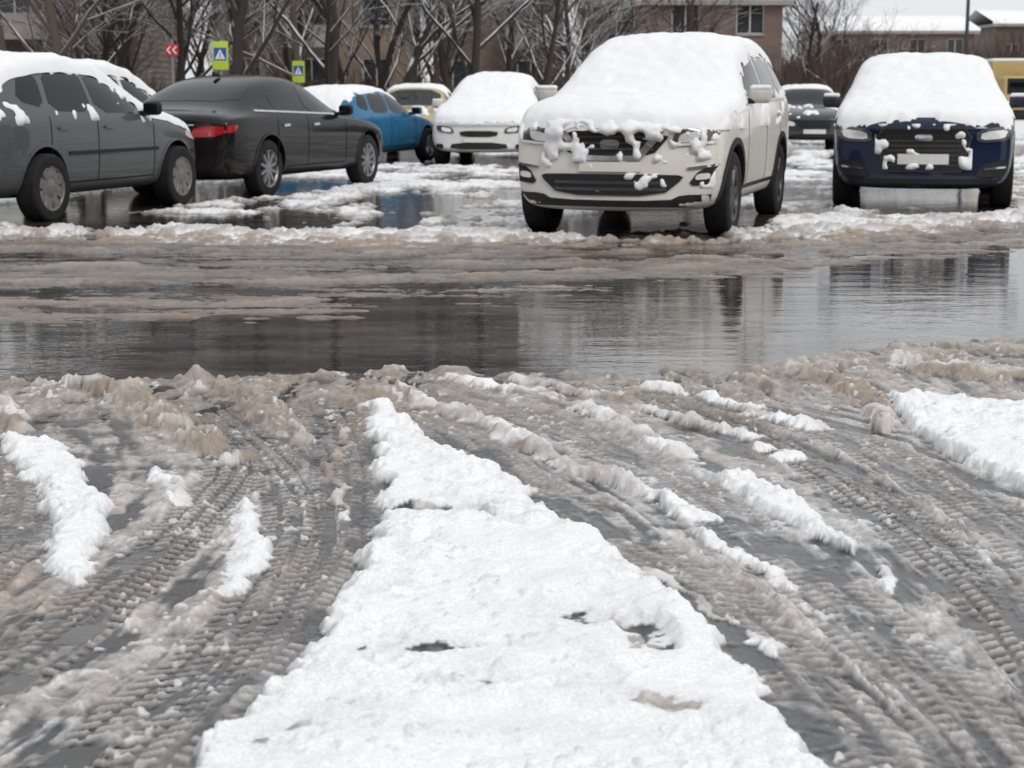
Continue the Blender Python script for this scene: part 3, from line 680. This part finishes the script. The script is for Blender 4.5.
snowcap(root,bvh,'R',-2,1.9,.88,1.45,.03,lambda x,y,z,n,c:(n*.6+c*.5)>.50-.5*(z>1.36)-.35*(x>.7 and z<1.05),43,step=.025,lump=.012,name='side_snow',minn=.35,nax=1,drop=.015)
# --- 5 white estate behind
W=(1.4,-1.35);R=.34
root,bvh,xf,xr=car('parked_estate_car','white2','suv',pwh,.98,.98,.97,R,W,'hub')
side_trim(root,bvh,'suv',pwh,.98,.97,.98,W,R)
mirrors(root,.62,1.16,.9,M['black'])
snowcap(root,bvh,'T',xr+.02,xf,-.93,.93,.12,f,51,minn=.55)
# --- 6 blue hatchback
W=(1.30,-1.26);R=.32
root,bvh,xf,xr=car('parked_hatchback','blue','hatch',pbl,1.0,1,.93,R,W,'five')
side_trim(root,bvh,'hatch',pbl,1.0,.93,1,W,R)
both(root,bvh,[(.50,.72),(.74,.74),(.72,.92),(.56,.90)],'B',M['red'],off=.012,sm=1,name='tail_lamp')
conform(root,bvh,[(-.25,.52),(.25,.52),(.25,.63),(-.25,.63)],'B',M['plate'],off=.012,sm=0,name='licence_plate')
mirrors(root,.62,.97,.86,pbl)
snowcap(root,bvh,'T',xr-.02,xf,-.88,.88,.05,lambda x,y,z,n,c:x>-1.9 and abs(y)<.62+.1*n,61,minn=.62)
# --- 7 white sedan front
W=(1.42,-1.36);R=.33
root,bvh,xf,xr=car('parked_sedan','sedanw','sedan',pwh,.92,.94,1.02,R,W,'hub',k=1.07)
side_trim(root,bvh,'sedan',pwh,.92,1.02,.94,W,R)
conform(root,bvh,[(-.34,.58),(.34,.58),(.30,.48),(-.30,.48)],'F',M['black'],off=.014,sm=1,name='grille')
conform(root,bvh,[(-.50,.27),(.50,.27),(.46,.38),(-.46,.38)],'F',M['black'],off=.014,sm=1,name='lower_intake')
both(root,bvh,[(.62,.27),(.76,.28),(.76,.36),(.62,.36)],'F',M['black'],off=.014,sm=1,name='fog_lamp')
both(root,bvh,[(.42,.53),(.72,.56),(.76,.68),(.46,.64)],'F',M['lampdark'],off=.014,sm=1,name='headlamp')
both(root,bvh,[(.47,.56),(.64,.57),(.66,.65),(.49,.62)],'F',M['lamp'],off=.022,sm=1,name='headlamp_lens',step=.03)
conform(root,bvh,[(-.26,.39),(.26,.39),(.26,.47),(-.26,.47)],'F',M['plate'],off=.03,sm=0,name='licence_plate')
mirrors(root,.58,1.02,.88,pwh)
snowcap(root,bvh,'T',xr+.02,xf+.02,-.9,.9,.09,f,71,minn=.5)
# --- 8 beige and 9 grey green
for key,pm,sd in (('beige',pbe,81),('green',pgr,91)):
    W=(1.40,-1.36);R=.33
    root,bvh,xf,xr=car('parked_sedan',key,'sedan',pm,.93,.96,1.0,R,W,'five')
    side_trim(root,bvh,'sedan',pm,.93,1.0,.96,W,R)
    conform(root,bvh,[(-.40,.62),(.40,.62),(.34,.46),(-.34,.46)],'F',M['black'],off=.014,sm=1,name='grille')
    conform(root,bvh,[(-.60,.26),(.60,.26),(.56,.36),(-.56,.36)],'F',M['black'],off=.014,sm=1,name='lower_intake')
    both(root,bvh,[(.44,.53),(.76,.56),(.78,.68),(.48,.64)],'F',M['lamp'],off=.018,sm=1,name='headlamp')
    conform(root,bvh,[(-.26,.36),(.26,.36),(.26,.46),(-.26,.46)],'F',M['plate'],off=.03,sm=0,name='licence_plate')
    conform(root,bvh,[(.82,.66),(.82,-.66),(.12,-.58),(.12,.58)],'T',M['glass'],off=.006,sm=1,name='windscreen')
    mirrors(root,.58,1.0,.9,pm,False)
    snowcap(root,bvh,'T',xr+.02,xf,-.9,.9,.05,lambda x,y,z,n,c:(x<.02) or (x>.9 and n+c*.5>(.5 if sd==91 else .45)),sd,minn=.6)
print('cars',time.time()-T0)
# --- yellow box truck
yel=simple('cream_yellow_paint',(.46,.34,.14),.5,noise=.12,scale=3)
root=empty('box_truck',(18.5,63,0),math.radians(-95))
bevbox('cargo_box',(3.6,2.2,1.75),(-1.2,0,1.55),yel,root,.04)
bevbox('cab',(1.5,2.0,1.3),(1.5,0,1.25),yel,root,.14)
bevbox('windscreen',(.05,1.7,.55),(2.24,0,1.55),M['glass'],root,.02)
bevbox('front_bumper',(.2,2.0,.25),(2.3,0,.5),M['black'],root,.04)
bevbox('grille',(.05,1.3,.25),(2.25,0,.95),M['black'],root,.02)
for s in(1,-1): bevbox('headlamp',(.06,.22,.18),(2.25,s*.8,.95),M['lamp'],root,.02)
bevbox('chassis',(5.2,1.2,.25),(-.3,0,.6),M['black'],root,.03)
bevbox('box_roof_snow',(3.6,2.2,.12),(-1.2,0,2.49),M['snow'],root,.05)
for wx in(1.5,-2):
    for s in(1,-1): wheel(root,wx,s*.9,.38,s,'hub')
# ---------------------------------------------------------------- BUILDINGS
def brick(name,c1,c2):
    m,nt,b=newmat(name)
    tc=N(nt,'ShaderNodeTexCoord');mp=N(nt,'ShaderNodeMapping');mp.inputs['Rotation'].default_value=(math.pi/2,0,0);nt.links.new(tc.outputs['Object'],mp.inputs[0])
    br=N(nt,'ShaderNodeTexBrick');br.inputs['Scale'].default_value=2.;br.inputs['Color1'].default_value=(*c1,1);br.inputs['Color2'].default_value=(*c2,1);br.inputs['Mortar'].default_value=(.22,.20,.19,1);br.inputs['Mortar Size'].default_value=.012
    nt.links.new(mp.outputs[0],br.inputs['Vector'])
    no=N(nt,'ShaderNodeTexNoise');no.inputs['Scale'].default_value=.7;no.inputs['Detail'].default_value=8;nt.links.new(tc.outputs['Object'],no.inputs['Vector'])
    mx=N(nt,'ShaderNodeMix',data_type='RGBA',blend_type='MULTIPLY');mx.inputs[0].default_value=.7;nt.links.new(br.outputs['Color'],mx.inputs[6]);nt.links.new(no.outputs['Fac'],mx.inputs[7])
    nt.links.new(mx.outputs[2],b.inputs['Base Color']);b.inputs['Roughness'].default_value=.9;return m
wf=simple('window_frame_white',(.45,.45,.44),.6)
wg=simple('window_glass_dark',(.03,.035,.04),.1,noise=.4,scale=.6)
conc=simple('concrete_trim',(.27,.25,.235),.85,scale=3)
def building(name,x0,x1,y,h,depth,mat,rz=0,fl=3.0,bay=3.0,balc=True,win=(1.4,1.5),plinth=.6,seed=0):
    rr=random.Random(seed)
    root=empty(name,((x0+x1)/2,y,0),rz);Wd=x1-x0
    V=[];F=[];nb=max(1,int(Wd/bay));bw=Wd/nb;nf=max(1,int(h/fl))
    xs=[-Wd/2];
    for i in range(nb): c=-Wd/2+bw*(i+.5);xs+=[c-win[0]/2,c+win[0]/2]
    xs.append(Wd/2);zs=[0]
    for j in range(nf): z=plinth+fl*j+.9;zs+=[z,z+win[1]]
    zs.append(h)
    def q(a,b,c,d): n=len(V);V.extend([a,b,c,d]);F.append((n,n+1,n+2,n+3))
    GV=[];GF=[];FV=[];FF=[];BV=[];BF=[];SV=[];SF=[]
    for i in range(len(xs)-1):
        for j in range(len(zs)-1):
            a,b_,c,d=xs[i],xs[i+1],zs[j],zs[j+1]
            if i%2==1 and j%2==1:
                r=.16
                q((a,0,c),(a,r,c),(a,r,d),(a,0,d));q((b_,r,c),(b_,0,c),(b_,0,d),(b_,r,d));q((a,0,d),(a,r,d),(b_,r,d),(b_,0,d));q((a,0,c),(b_,0,c),(b_,r,c),(a,r,c))
                n=len(GV);GV+=[(a,r,c),(b_,r,c),(b_,r,d),(a,r,d)];GF.append((n,n+1,n+2,n+3))
                t=.07;yy0,yy1=r-.05,r-.003
                addbox(FV,FF,a,a+t,yy0,yy1,c,d);addbox(FV,FF,b_-t,b_,yy0,yy1,c,d);addbox(FV,FF,a+t,b_-t,yy0,yy1,c,c+t);addbox(FV,FF,a+t,b_-t,yy0,yy1,d-t,d)
                mxx=(a+b_)/2;addbox(FV,FF,mxx-t/2,mxx+t/2,yy0,yy1,c+t,d-t)
                addbox(SV,SF,a-.05,b_+.05,-.1,-.003,c-.08,c-.003)
                if balc and (i//2)%3==1 and j>1:
                    addbox(BV,BF,a-.6,b_+.6,-1.0,-.004,c-1.0,c-.88);addbox(BV,BF,a-.6,b_+.6,-1.0,-.94,c-.88,c+.05);addbox(BV,BF,a-.6,a-.54,-.94,-.004,c-.88,c+.05);addbox(BV,BF,b_+.54,b_+.6,-.94,-.004,c-.88,c+.05)
            else: q((a,0,c),(b_,0,c),(b_,0,d),(a,0,d))
    w=Wd/2
    q((w,0,0),(w,depth,0),(w,depth,h),(w,0,h));q((-w,depth,0),(-w,0,0),(-w,0,h),(-w,depth,h));q((w,depth,0),(-w,depth,0),(-w,depth,h),(w,depth,h));q((-w,0,h),(w,0,h),(w,depth,h),(-w,depth,h))
    mkobj('walls',V,F,mat,root,False);mkobj('window_glass',GV,GF,wg,root,False);mkobj('window_frames',FV,FF,wf,root,False);mkobj('window_sills',SV,SF,conc,root,False)
    if BV: mkobj('balconies',BV,BF,conc,root,False)
    V=[];F=[];addbox(V,F,-w-.4,w+.4,-.4,depth+.4,h+.003,h+.25);mkobj('cornice',V,F,conc,root,False)
    V=[];F=[];n=30
    for i in range(n+1):
        xx=-w-.4+(Wd+.8)*i/n;hh=.28+.06*rr.random()
        V+=[(xx,-.42,h+.255),(xx,-.38,h+.25+hh*.7),(xx,depth/2,h+1.5+hh),(xx,depth+.4,h+.255)]
    for i in range(n):
        for k in range(3): a=i*4+k;F.append((a,a+4,a+5,a+1))
    mkobj('snowy_roof',V,F,M['snow'],root)
    return root
bA=brick('brown_brick',(.15,.10,.080),(.19,.13,.10));bB=brick('ochre_brick',(.26,.195,.14),(.30,.23,.165));bC=brick('pinkish_brick',(.20,.135,.112),(.24,.165,.135))
building('apartment_building',-36,-15.5,72,15,10,bA,0,seed=1)
building('apartment_building',-14.5,-5,84,15,11,bB,0,seed=2)
building('apartment_building',-4,2.6,88,15,11,bA,0,seed=5)
building('brick_house',3.8,13.4,86,5.6,9,bC,0,fl=2.7,balc=False,seed=3)
building('apartment_building',27,40,150,6.4,12,bC,0,seed=4,balc=False)
building('apartment_building',46,75,165,7.6,12,bA,0,seed=6,balc=False)
building('apartment_building',-75,-38,66,15,10,bB,.25,seed=7)
# unseen buildings added behind and beside the camera to darken reflections on the cars
building('apartment_building',-44,-3,-30,15,11,bA,math.pi,seed=8)
building('apartment_building',5,44,-34,15,11,bC,math.pi,seed=9)
building('apartment_building',-66,-26,14,15,11,bA,math.pi/2,seed=10)
building('apartment_building',32,72,12,12,11,bB,-math.pi/2,seed=11)
print('bld',time.time()-T0)
# ---------------------------------------------------------------- TREES
def barkmat(name,c,snow=.55):
    m,nt,b=newmat(name)
    ge=N(nt,'ShaderNodeNewGeometry');sx=N(nt,'ShaderNodeSeparateXYZ');nt.links.new(ge.outputs['Normal'],sx.inputs[0])
    tc=N(nt,'ShaderNodeTexCoord');no=N(nt,'ShaderNodeTexNoise');no.inputs['Scale'].default_value=3;no.inputs['Detail'].default_value=6;nt.links.new(tc.outputs['Object'],no.inputs['Vector'])
    ad=N(nt,'ShaderNodeMath',operation='MULTIPLY_ADD');nt.links.new(no.outputs['Fac'],ad.inputs[0]);ad.inputs[1].default_value=.9;nt.links.new(sx.outputs[2],ad.inputs[2])
    mr=N(nt,'ShaderNodeMapRange');mr.inputs[1].default_value=snow+.35;mr.inputs[2].default_value=snow+.5;nt.links.new(ad.outputs[0],mr.inputs[0])
    mx=N(nt,'ShaderNodeMix',data_type='RGBA');nt.links.new(mr.outputs[0],mx.inputs[0]);mx.inputs[6].default_value=(*c,1);mx.inputs[7].default_value=(.8,.81,.83,1)
    nt.links.new(mx.outputs[2],b.inputs['Base Color']);b.inputs['Roughness'].default_value=.9;return m
bark=barkmat('bark_with_snow',(.036,.028,.023),.5);bark2=barkmat('light_bark_with_snow',(.10,.076,.062),.5);twig=barkmat('twigs_with_snow',(.070,.047,.036),.8)
def tube(V,F,pts,rads,n):
    b=len(V);k=len(pts)
    for i,(p,r) in enumerate(zip(pts,rads)):
        d=(pts[min(i+1,k-1)]-pts[max(i-1,0)]).normalized()
        a=d.cross(Vector((.3,.9,.1))).normalized();c=d.cross(a)
        for j in range(n):
            t=2*math.pi*j/n;V.append(tuple(p+a*(r*math.cos(t))+c*(r*math.sin(t))))
    for i in range(k-1):
        for j in range(n): F.append((b+i*n+j,b+i*n+(j+1)%n,b+(i+1)*n+(j+1)%n,b+(i+1)*n+j))
def grow(V,F,p,d,L,r,lv,rr,maxlv,spread=.6):
    k=5 if lv<2 else 3;pts=[p];rads=[r];dd=d.copy()
    for i in range(k):
        dd=(dd+Vector((rr.gauss(0,.11),rr.gauss(0,.11),rr.gauss(.03,.06)))).normalized()
        pts.append(pts[-1]+dd*(L/k));rads.append(max(.007,r*(1-.5*(i+1)/k)))
    tube(V,F,pts,rads,7 if lv==0 else (5 if lv<2 else 3))
    if lv>=maxlv: return
    nb=(10 if lv==0 else 5) if lv<3 else 3
    for i in range(nb):
        t=(.14+.84*(i+rr.random())/nb) if lv==0 else (.2+.8*(i+rr.random())/nb)
        a=min(k-1,int(t*k));q=pts[a].lerp(pts[a+1],t*k-a)
        ax=Vector((rr.gauss(0,1),rr.gauss(0,1),rr.gauss(0,.3))).normalized()
        nd=(dd+ax*spread*rr.uniform(.8,1.7)).normalized();nd.z=max(nd.z,-.1)
        grow(V,F,q,nd,L*rr.uniform(.42,.66),max(.007,r*(1-.45*t)*rr.uniform(.35,.58)),lv+1,rr,maxlv,spread)
def tree(name,x,y,h,r,seed,mat,lean=(0,0),maxlv=4):
    rr=random.Random(seed);V=[];F=[]
    grow(V,F,Vector((0,0,-.1)),Vector((lean[0],lean[1],1)).normalized(),h*.62,r,0,rr,maxlv)
    o=mkobj(name,V,F,mat);o.location=(x,y,0);return o
TR=[(-12.2,46,11,.16,1,(-.08,0)),(-12.1,50,12,.13,2,(.1,0)),(-10.7,55,12,.15,3,(0,0)),(-7.0,44,12,.17,4,(-.03,.05)),(-8.5,58,12,.14,5,(.15,0)),(-4.9,46,12,.17,6,(.02,0)),(-5.6,60,12,.13,7,(-.15,0)),(-3.5,50,13,.15,8,(.22,0)),(-2.9,57,13,.13,9,(.30,0)),(-1.2,48,12,.14,10,(.2,.05)),(-.3,62,11,.13,11,(.25,0)),(1.7,60,9,.12,12,(.3,0)),(-15.2,52,12,.16,13,(0,0)),(3.7,72,8,.12,14,(-.2,0)),(17.0,96,12,.16,15,(0,0)),(-8.2,66,12,.14,16,(-.1,0)),(-16.8,50,12,.16,17,(0,0)),(-13.6,62,12,.14,18,(-.2,0)),(-9.7,50,12,.12,19,(.2,0)),(-6.4,52,12,.13,21,(-.1,0)),(-2.2,64,12,.13,22,(-.2,0)),(-14.6,58,12,.14,23,(.2,0)),(-4.2,56,12,.12,24,(0,0)),(-1.6,53,11,.12,26,(-.3,0)),(.6,55,10,.11,27,(.4,0)),(15.2,90,10,.13,28,(.1,0)),(19.5,100,9,.13,30,(-.1,0)),(-11.3,60,11,.12,31,(.1,0)),(-7.6,61,11,.12,32,(-.2,0)),(-4.9,65,11,.12,34,(.2,0)),(2.8,66,8,.11,35,(.1,0)),(5.2,70,7,.10,36,(-.3,0)),
(-9,-13,12,.18,38,(0,0)),(7,-15,12,.18,39,(0,0)),(-17,-8,12,.18,40,(0,0)),(16,-9,12,.18,42,(0,0))]  # these four stand unseen behind the camera, added as dark verticals in reflections
for X_,Y,h,r,sd,ln in TR:
    tree('bare_tree',X_,Y,h,r,sd,bark2 if sd%4==1 else bark,ln)
# distant masses
V=[];F=[]
rr=random.Random(99)
for i in range(100):
    X_=rr.uniform(15,75);Y=rr.uniform(92,140);k0=len(V)
    V2=[];F2=[];grow(V2,F2,Vector((X_,Y,0)),Vector((rr.gauss(0,.1),0,1)).normalized(),rr.uniform(2.4,4.0),.12,0,rr,3,.7)
    F+=[tuple(k0+i for i in f_) for f_ in F2];V+=V2
for i in range(30):
    X_=rr.uniform(-50,10);Y=rr.uniform(64,70);k0=len(V)
    V2=[];F2=[];grow(V2,F2,Vector((X_,Y,0)),Vector((rr.gauss(0,.15),0,1)).normalized(),rr.uniform(3,6),.1,0,rr,3,.6)
    F+=[tuple(k0+i for i in f_) for f_ in F2];V+=V2
mkobj('distant_bare_tree_row',V,F,twig)
def shrubs(name,x0,x1,y0,y1,h,n,seed,mat):
    rr=random.Random(seed);V=[];F=[]
    for i in range(n):
        cx=rr.uniform(x0,x1);cy=rr.uniform(y0,y1);hh=h*(.45+.4*math.sin(cx*1.3+seed)**2+.25*math.sin(cx*.37+1)**2)*rr.uniform(.4,1)
        p=Vector((cx,cy,0));d=Vector((rr.gauss(0,.35),rr.gauss(0,.3),1)).normalized()
        m1=p+d*hh*.5+Vector((rr.gauss(0,.05),0,0));e=m1+(d+Vector((rr.gauss(0,.4),0,rr.gauss(0,.2)))).normalized()*hh*.5
        w=rr.uniform(.012,.03)*(1 if h<4 else 1.6);b=len(V)
        V+=[tuple(p+Vector((-w,0,0))),tuple(p+Vector((w,0,0))),tuple(m1+Vector((w*.7,0,0))),tuple(m1-Vector((w*.7,0,0))),tuple(e)]
        F+=[(b,b+1,b+2,b+3),(b+3,b+2,b+4)]
    mkobj(name,V,F,mat,smooth=False)
shrubs('bare_shrub_hedge',-26,8,54,60,2.8,12000,5,twig)
shrubs('distant_shrubs',12,60,84,104,5.2,26000,6,twig)
# snowy verge with kerb in front of the shrubs
V=[];F=[]
n=80
for i in range(n+1):
    xx=-60+140*i/n
    V+=[(xx,50,0),(xx,50.05,.13),(xx,50.3,.26+.05*rr.random()),(xx,56,.35+.1*rr.random()),(xx,63,.28),(xx,64,-.02)]
for i in range(n):
    for k in range(5): a=i*6+k;F.append((a,a+6,a+7,a+1))
mkobj('snowy_verge',V,F,snowmat('verge_snow',.25))
# ---------------------------------------------------------------- SIGNS, POLES
yg=simple('fluorescent_yellow_green',(.42,.55,.05),.6,noise=.03);sbl=simple('sign_blue',(.01,.07,.36),.5,noise=.03);swh=simple('sign_white',(.75,.75,.75),.5,noise=.03);sbk=simple('sign_black',(.01,.01,.01),.5);srd=simple('sign_red',(.42,.02,.02),.5,noise=.05);stl=simple('galvanised_steel',(.25,.25,.26),.5,metal=.6)
def flat(root,name,pts,y,mat):
    V=[(a,y,b) for a,b in pts];mkobj(name,V,[tuple(range(len(pts)))],mat,root,False)
def pole(root,h,r=.035):
    V=[];F=[];tube(V,F,[Vector((0,.05,0)),Vector((0,.05,h))],[r,r],10);mkobj('pole',V,F,stl,root)
def crossing(x,y,z,s):
    root=empty('pedestrian_crossing_sign',(x,y,0));pole(root,z+s)
    bevbox('board',(s*1.15,.02,s*2.0),(0,0,z),yg,root,.008)
    flat(root,'blue_square',[(-.45*s,z-.35*s),(.45*s,z-.35*s),(.45*s,z+.55*s),(-.45*s,z+.55*s)],-.014,sbl)
    flat(root,'white_triangle',[(-.36*s,z-.25*s),(.36*s,z-.25*s),(0,z+.46*s)],-.018,swh)
    c=z
    flat(root,'figure_head',[(.03*s+.045*s*math.cos(t),c+.2*s+.045*s*math.sin(t)) for t in np.linspace(0,5.6,8)],-.022,sbk)
    flat(root,'figure_body',[(-.02*s,c+.14*s),(.06*s,c+.14*s),(.05*s,c-.03*s),(-.04*s,c-.03*s)],-.022,sbk)
    flat(root,'figure_leg',[(-.04*s,c-.035*s),(.0*s,c-.035*s),(-.12*s,c-.21*s),(-.17*s,c-.21*s)],-.022,sbk)
    flat(root,'figure_leg',[(.01*s,c-.035*s),(.05*s,c-.035*s),(.15*s,c-.21*s),(.10*s,c-.21*s)],-.022,sbk)
crossing(-7.08,42,2.20,.34);crossing(-5.56,45,1.85,.28)
root=empty('chevron_sign',(-8.25,42,0));pole(root,2.6);s=.16
bevbox('board',(s*2,.02,s*1.7),(0,0,2.33),srd,root,.006)
for dx in(-.08,.06): flat(root,'white_chevron',[(dx-.05,2.33),(dx+.03,2.42),(dx+.07,2.42),(dx-.01,2.33),(dx+.07,2.24),(dx+.03,2.24)],-.014,swh)
root=empty('street_lamp',(23.6,90,0));V=[];F=[];tube(V,F,[Vector((0,0,0)),Vector((0,0,8)),Vector((.4,0,8.7)),Vector((1.4,0,8.9))],[.12,.08,.06,.05],8);mkobj('pole',V,F,simple('dark_pole',(.06,.06,.06),.6),root);bevbox('lamp_head',(.6,.25,.12),(1.6,0,8.9),stl,root,.04)
# ---------------------------------------------------------------- LIGHT: overcast
w=bpy.data.worlds.new("World");scene.world=w;w.use_nodes=True;nt=w.node_tree
bg=nt.nodes['Background'];sk=N(nt,'ShaderNodeTexSky',sky_type='NISHITA');sk.sun_disc=False;sk.sun_elevation=math.radians(42);sk.sun_rotation=math.radians(140)
sk.air_density=1.5;sk.dust_density=6;sk.ozone_density=1
tc=N(nt,'ShaderNodeTexCoord');cn=N(nt,'ShaderNodeTexNoise');cn.inputs['Scale'].default_value=2.2;cn.inputs['Detail'].default_value=5
nt.links.new(tc.outputs['Generated'],cn.inputs['Vector'])
cc=N(nt,'ShaderNodeMix',data_type='RGBA');nt.links.new(cn.outputs['Fac'],cc.inputs[0]);cc.inputs[6].default_value=(6.2,6.35,6.6,1);cc.inputs[7].default_value=(8.6,8.65,8.75,1)
hs=N(nt,'ShaderNodeMix',data_type='RGBA');hs.inputs[0].default_value=.88
nt.links.new(sk.outputs[0],hs.inputs[6]);nt.links.new(cc.outputs[2],hs.inputs[7]);nt.links.new(hs.outputs[2],bg.inputs[0]);bg.inputs[1].default_value=.125
sd=bpy.data.lights.new('sun','SUN');sd.energy=1.1;sd.angle=math.radians(14);sd.color=(1,.985,.96)
so=bpy.data.objects.new('sun',sd);scene.collection.objects.link(so)
el=math.radians(42);az=math.radians(140)
so.rotation_euler=Vector((math.sin(az)*math.cos(el),math.cos(az)*math.cos(el),math.sin(el))).to_track_quat('Z','Y').to_euler()
# ---------------------------------------------------------------- CAMERA
cd=bpy.data.cameras.new('camera');cam=bpy.data.objects.new('camera',cd);scene.collection.objects.link(cam);scene.camera=cam
cd.sensor_width=36;cd.lens=1700/1024*36;cam.location=(0,0,1.28);cam.rotation_euler=(math.pi/2-math.atan(290/1700),0,0)
cd.clip_end=3000;cd.dof.use_dof=True;cd.dof.focus_distance=6.8;cd.dof.aperture_fstop=6.3
scene.view_settings.view_transform='Standard';scene.view_settings.look='None';scene.view_settings.exposure=0
print('done',time.time()-T0)
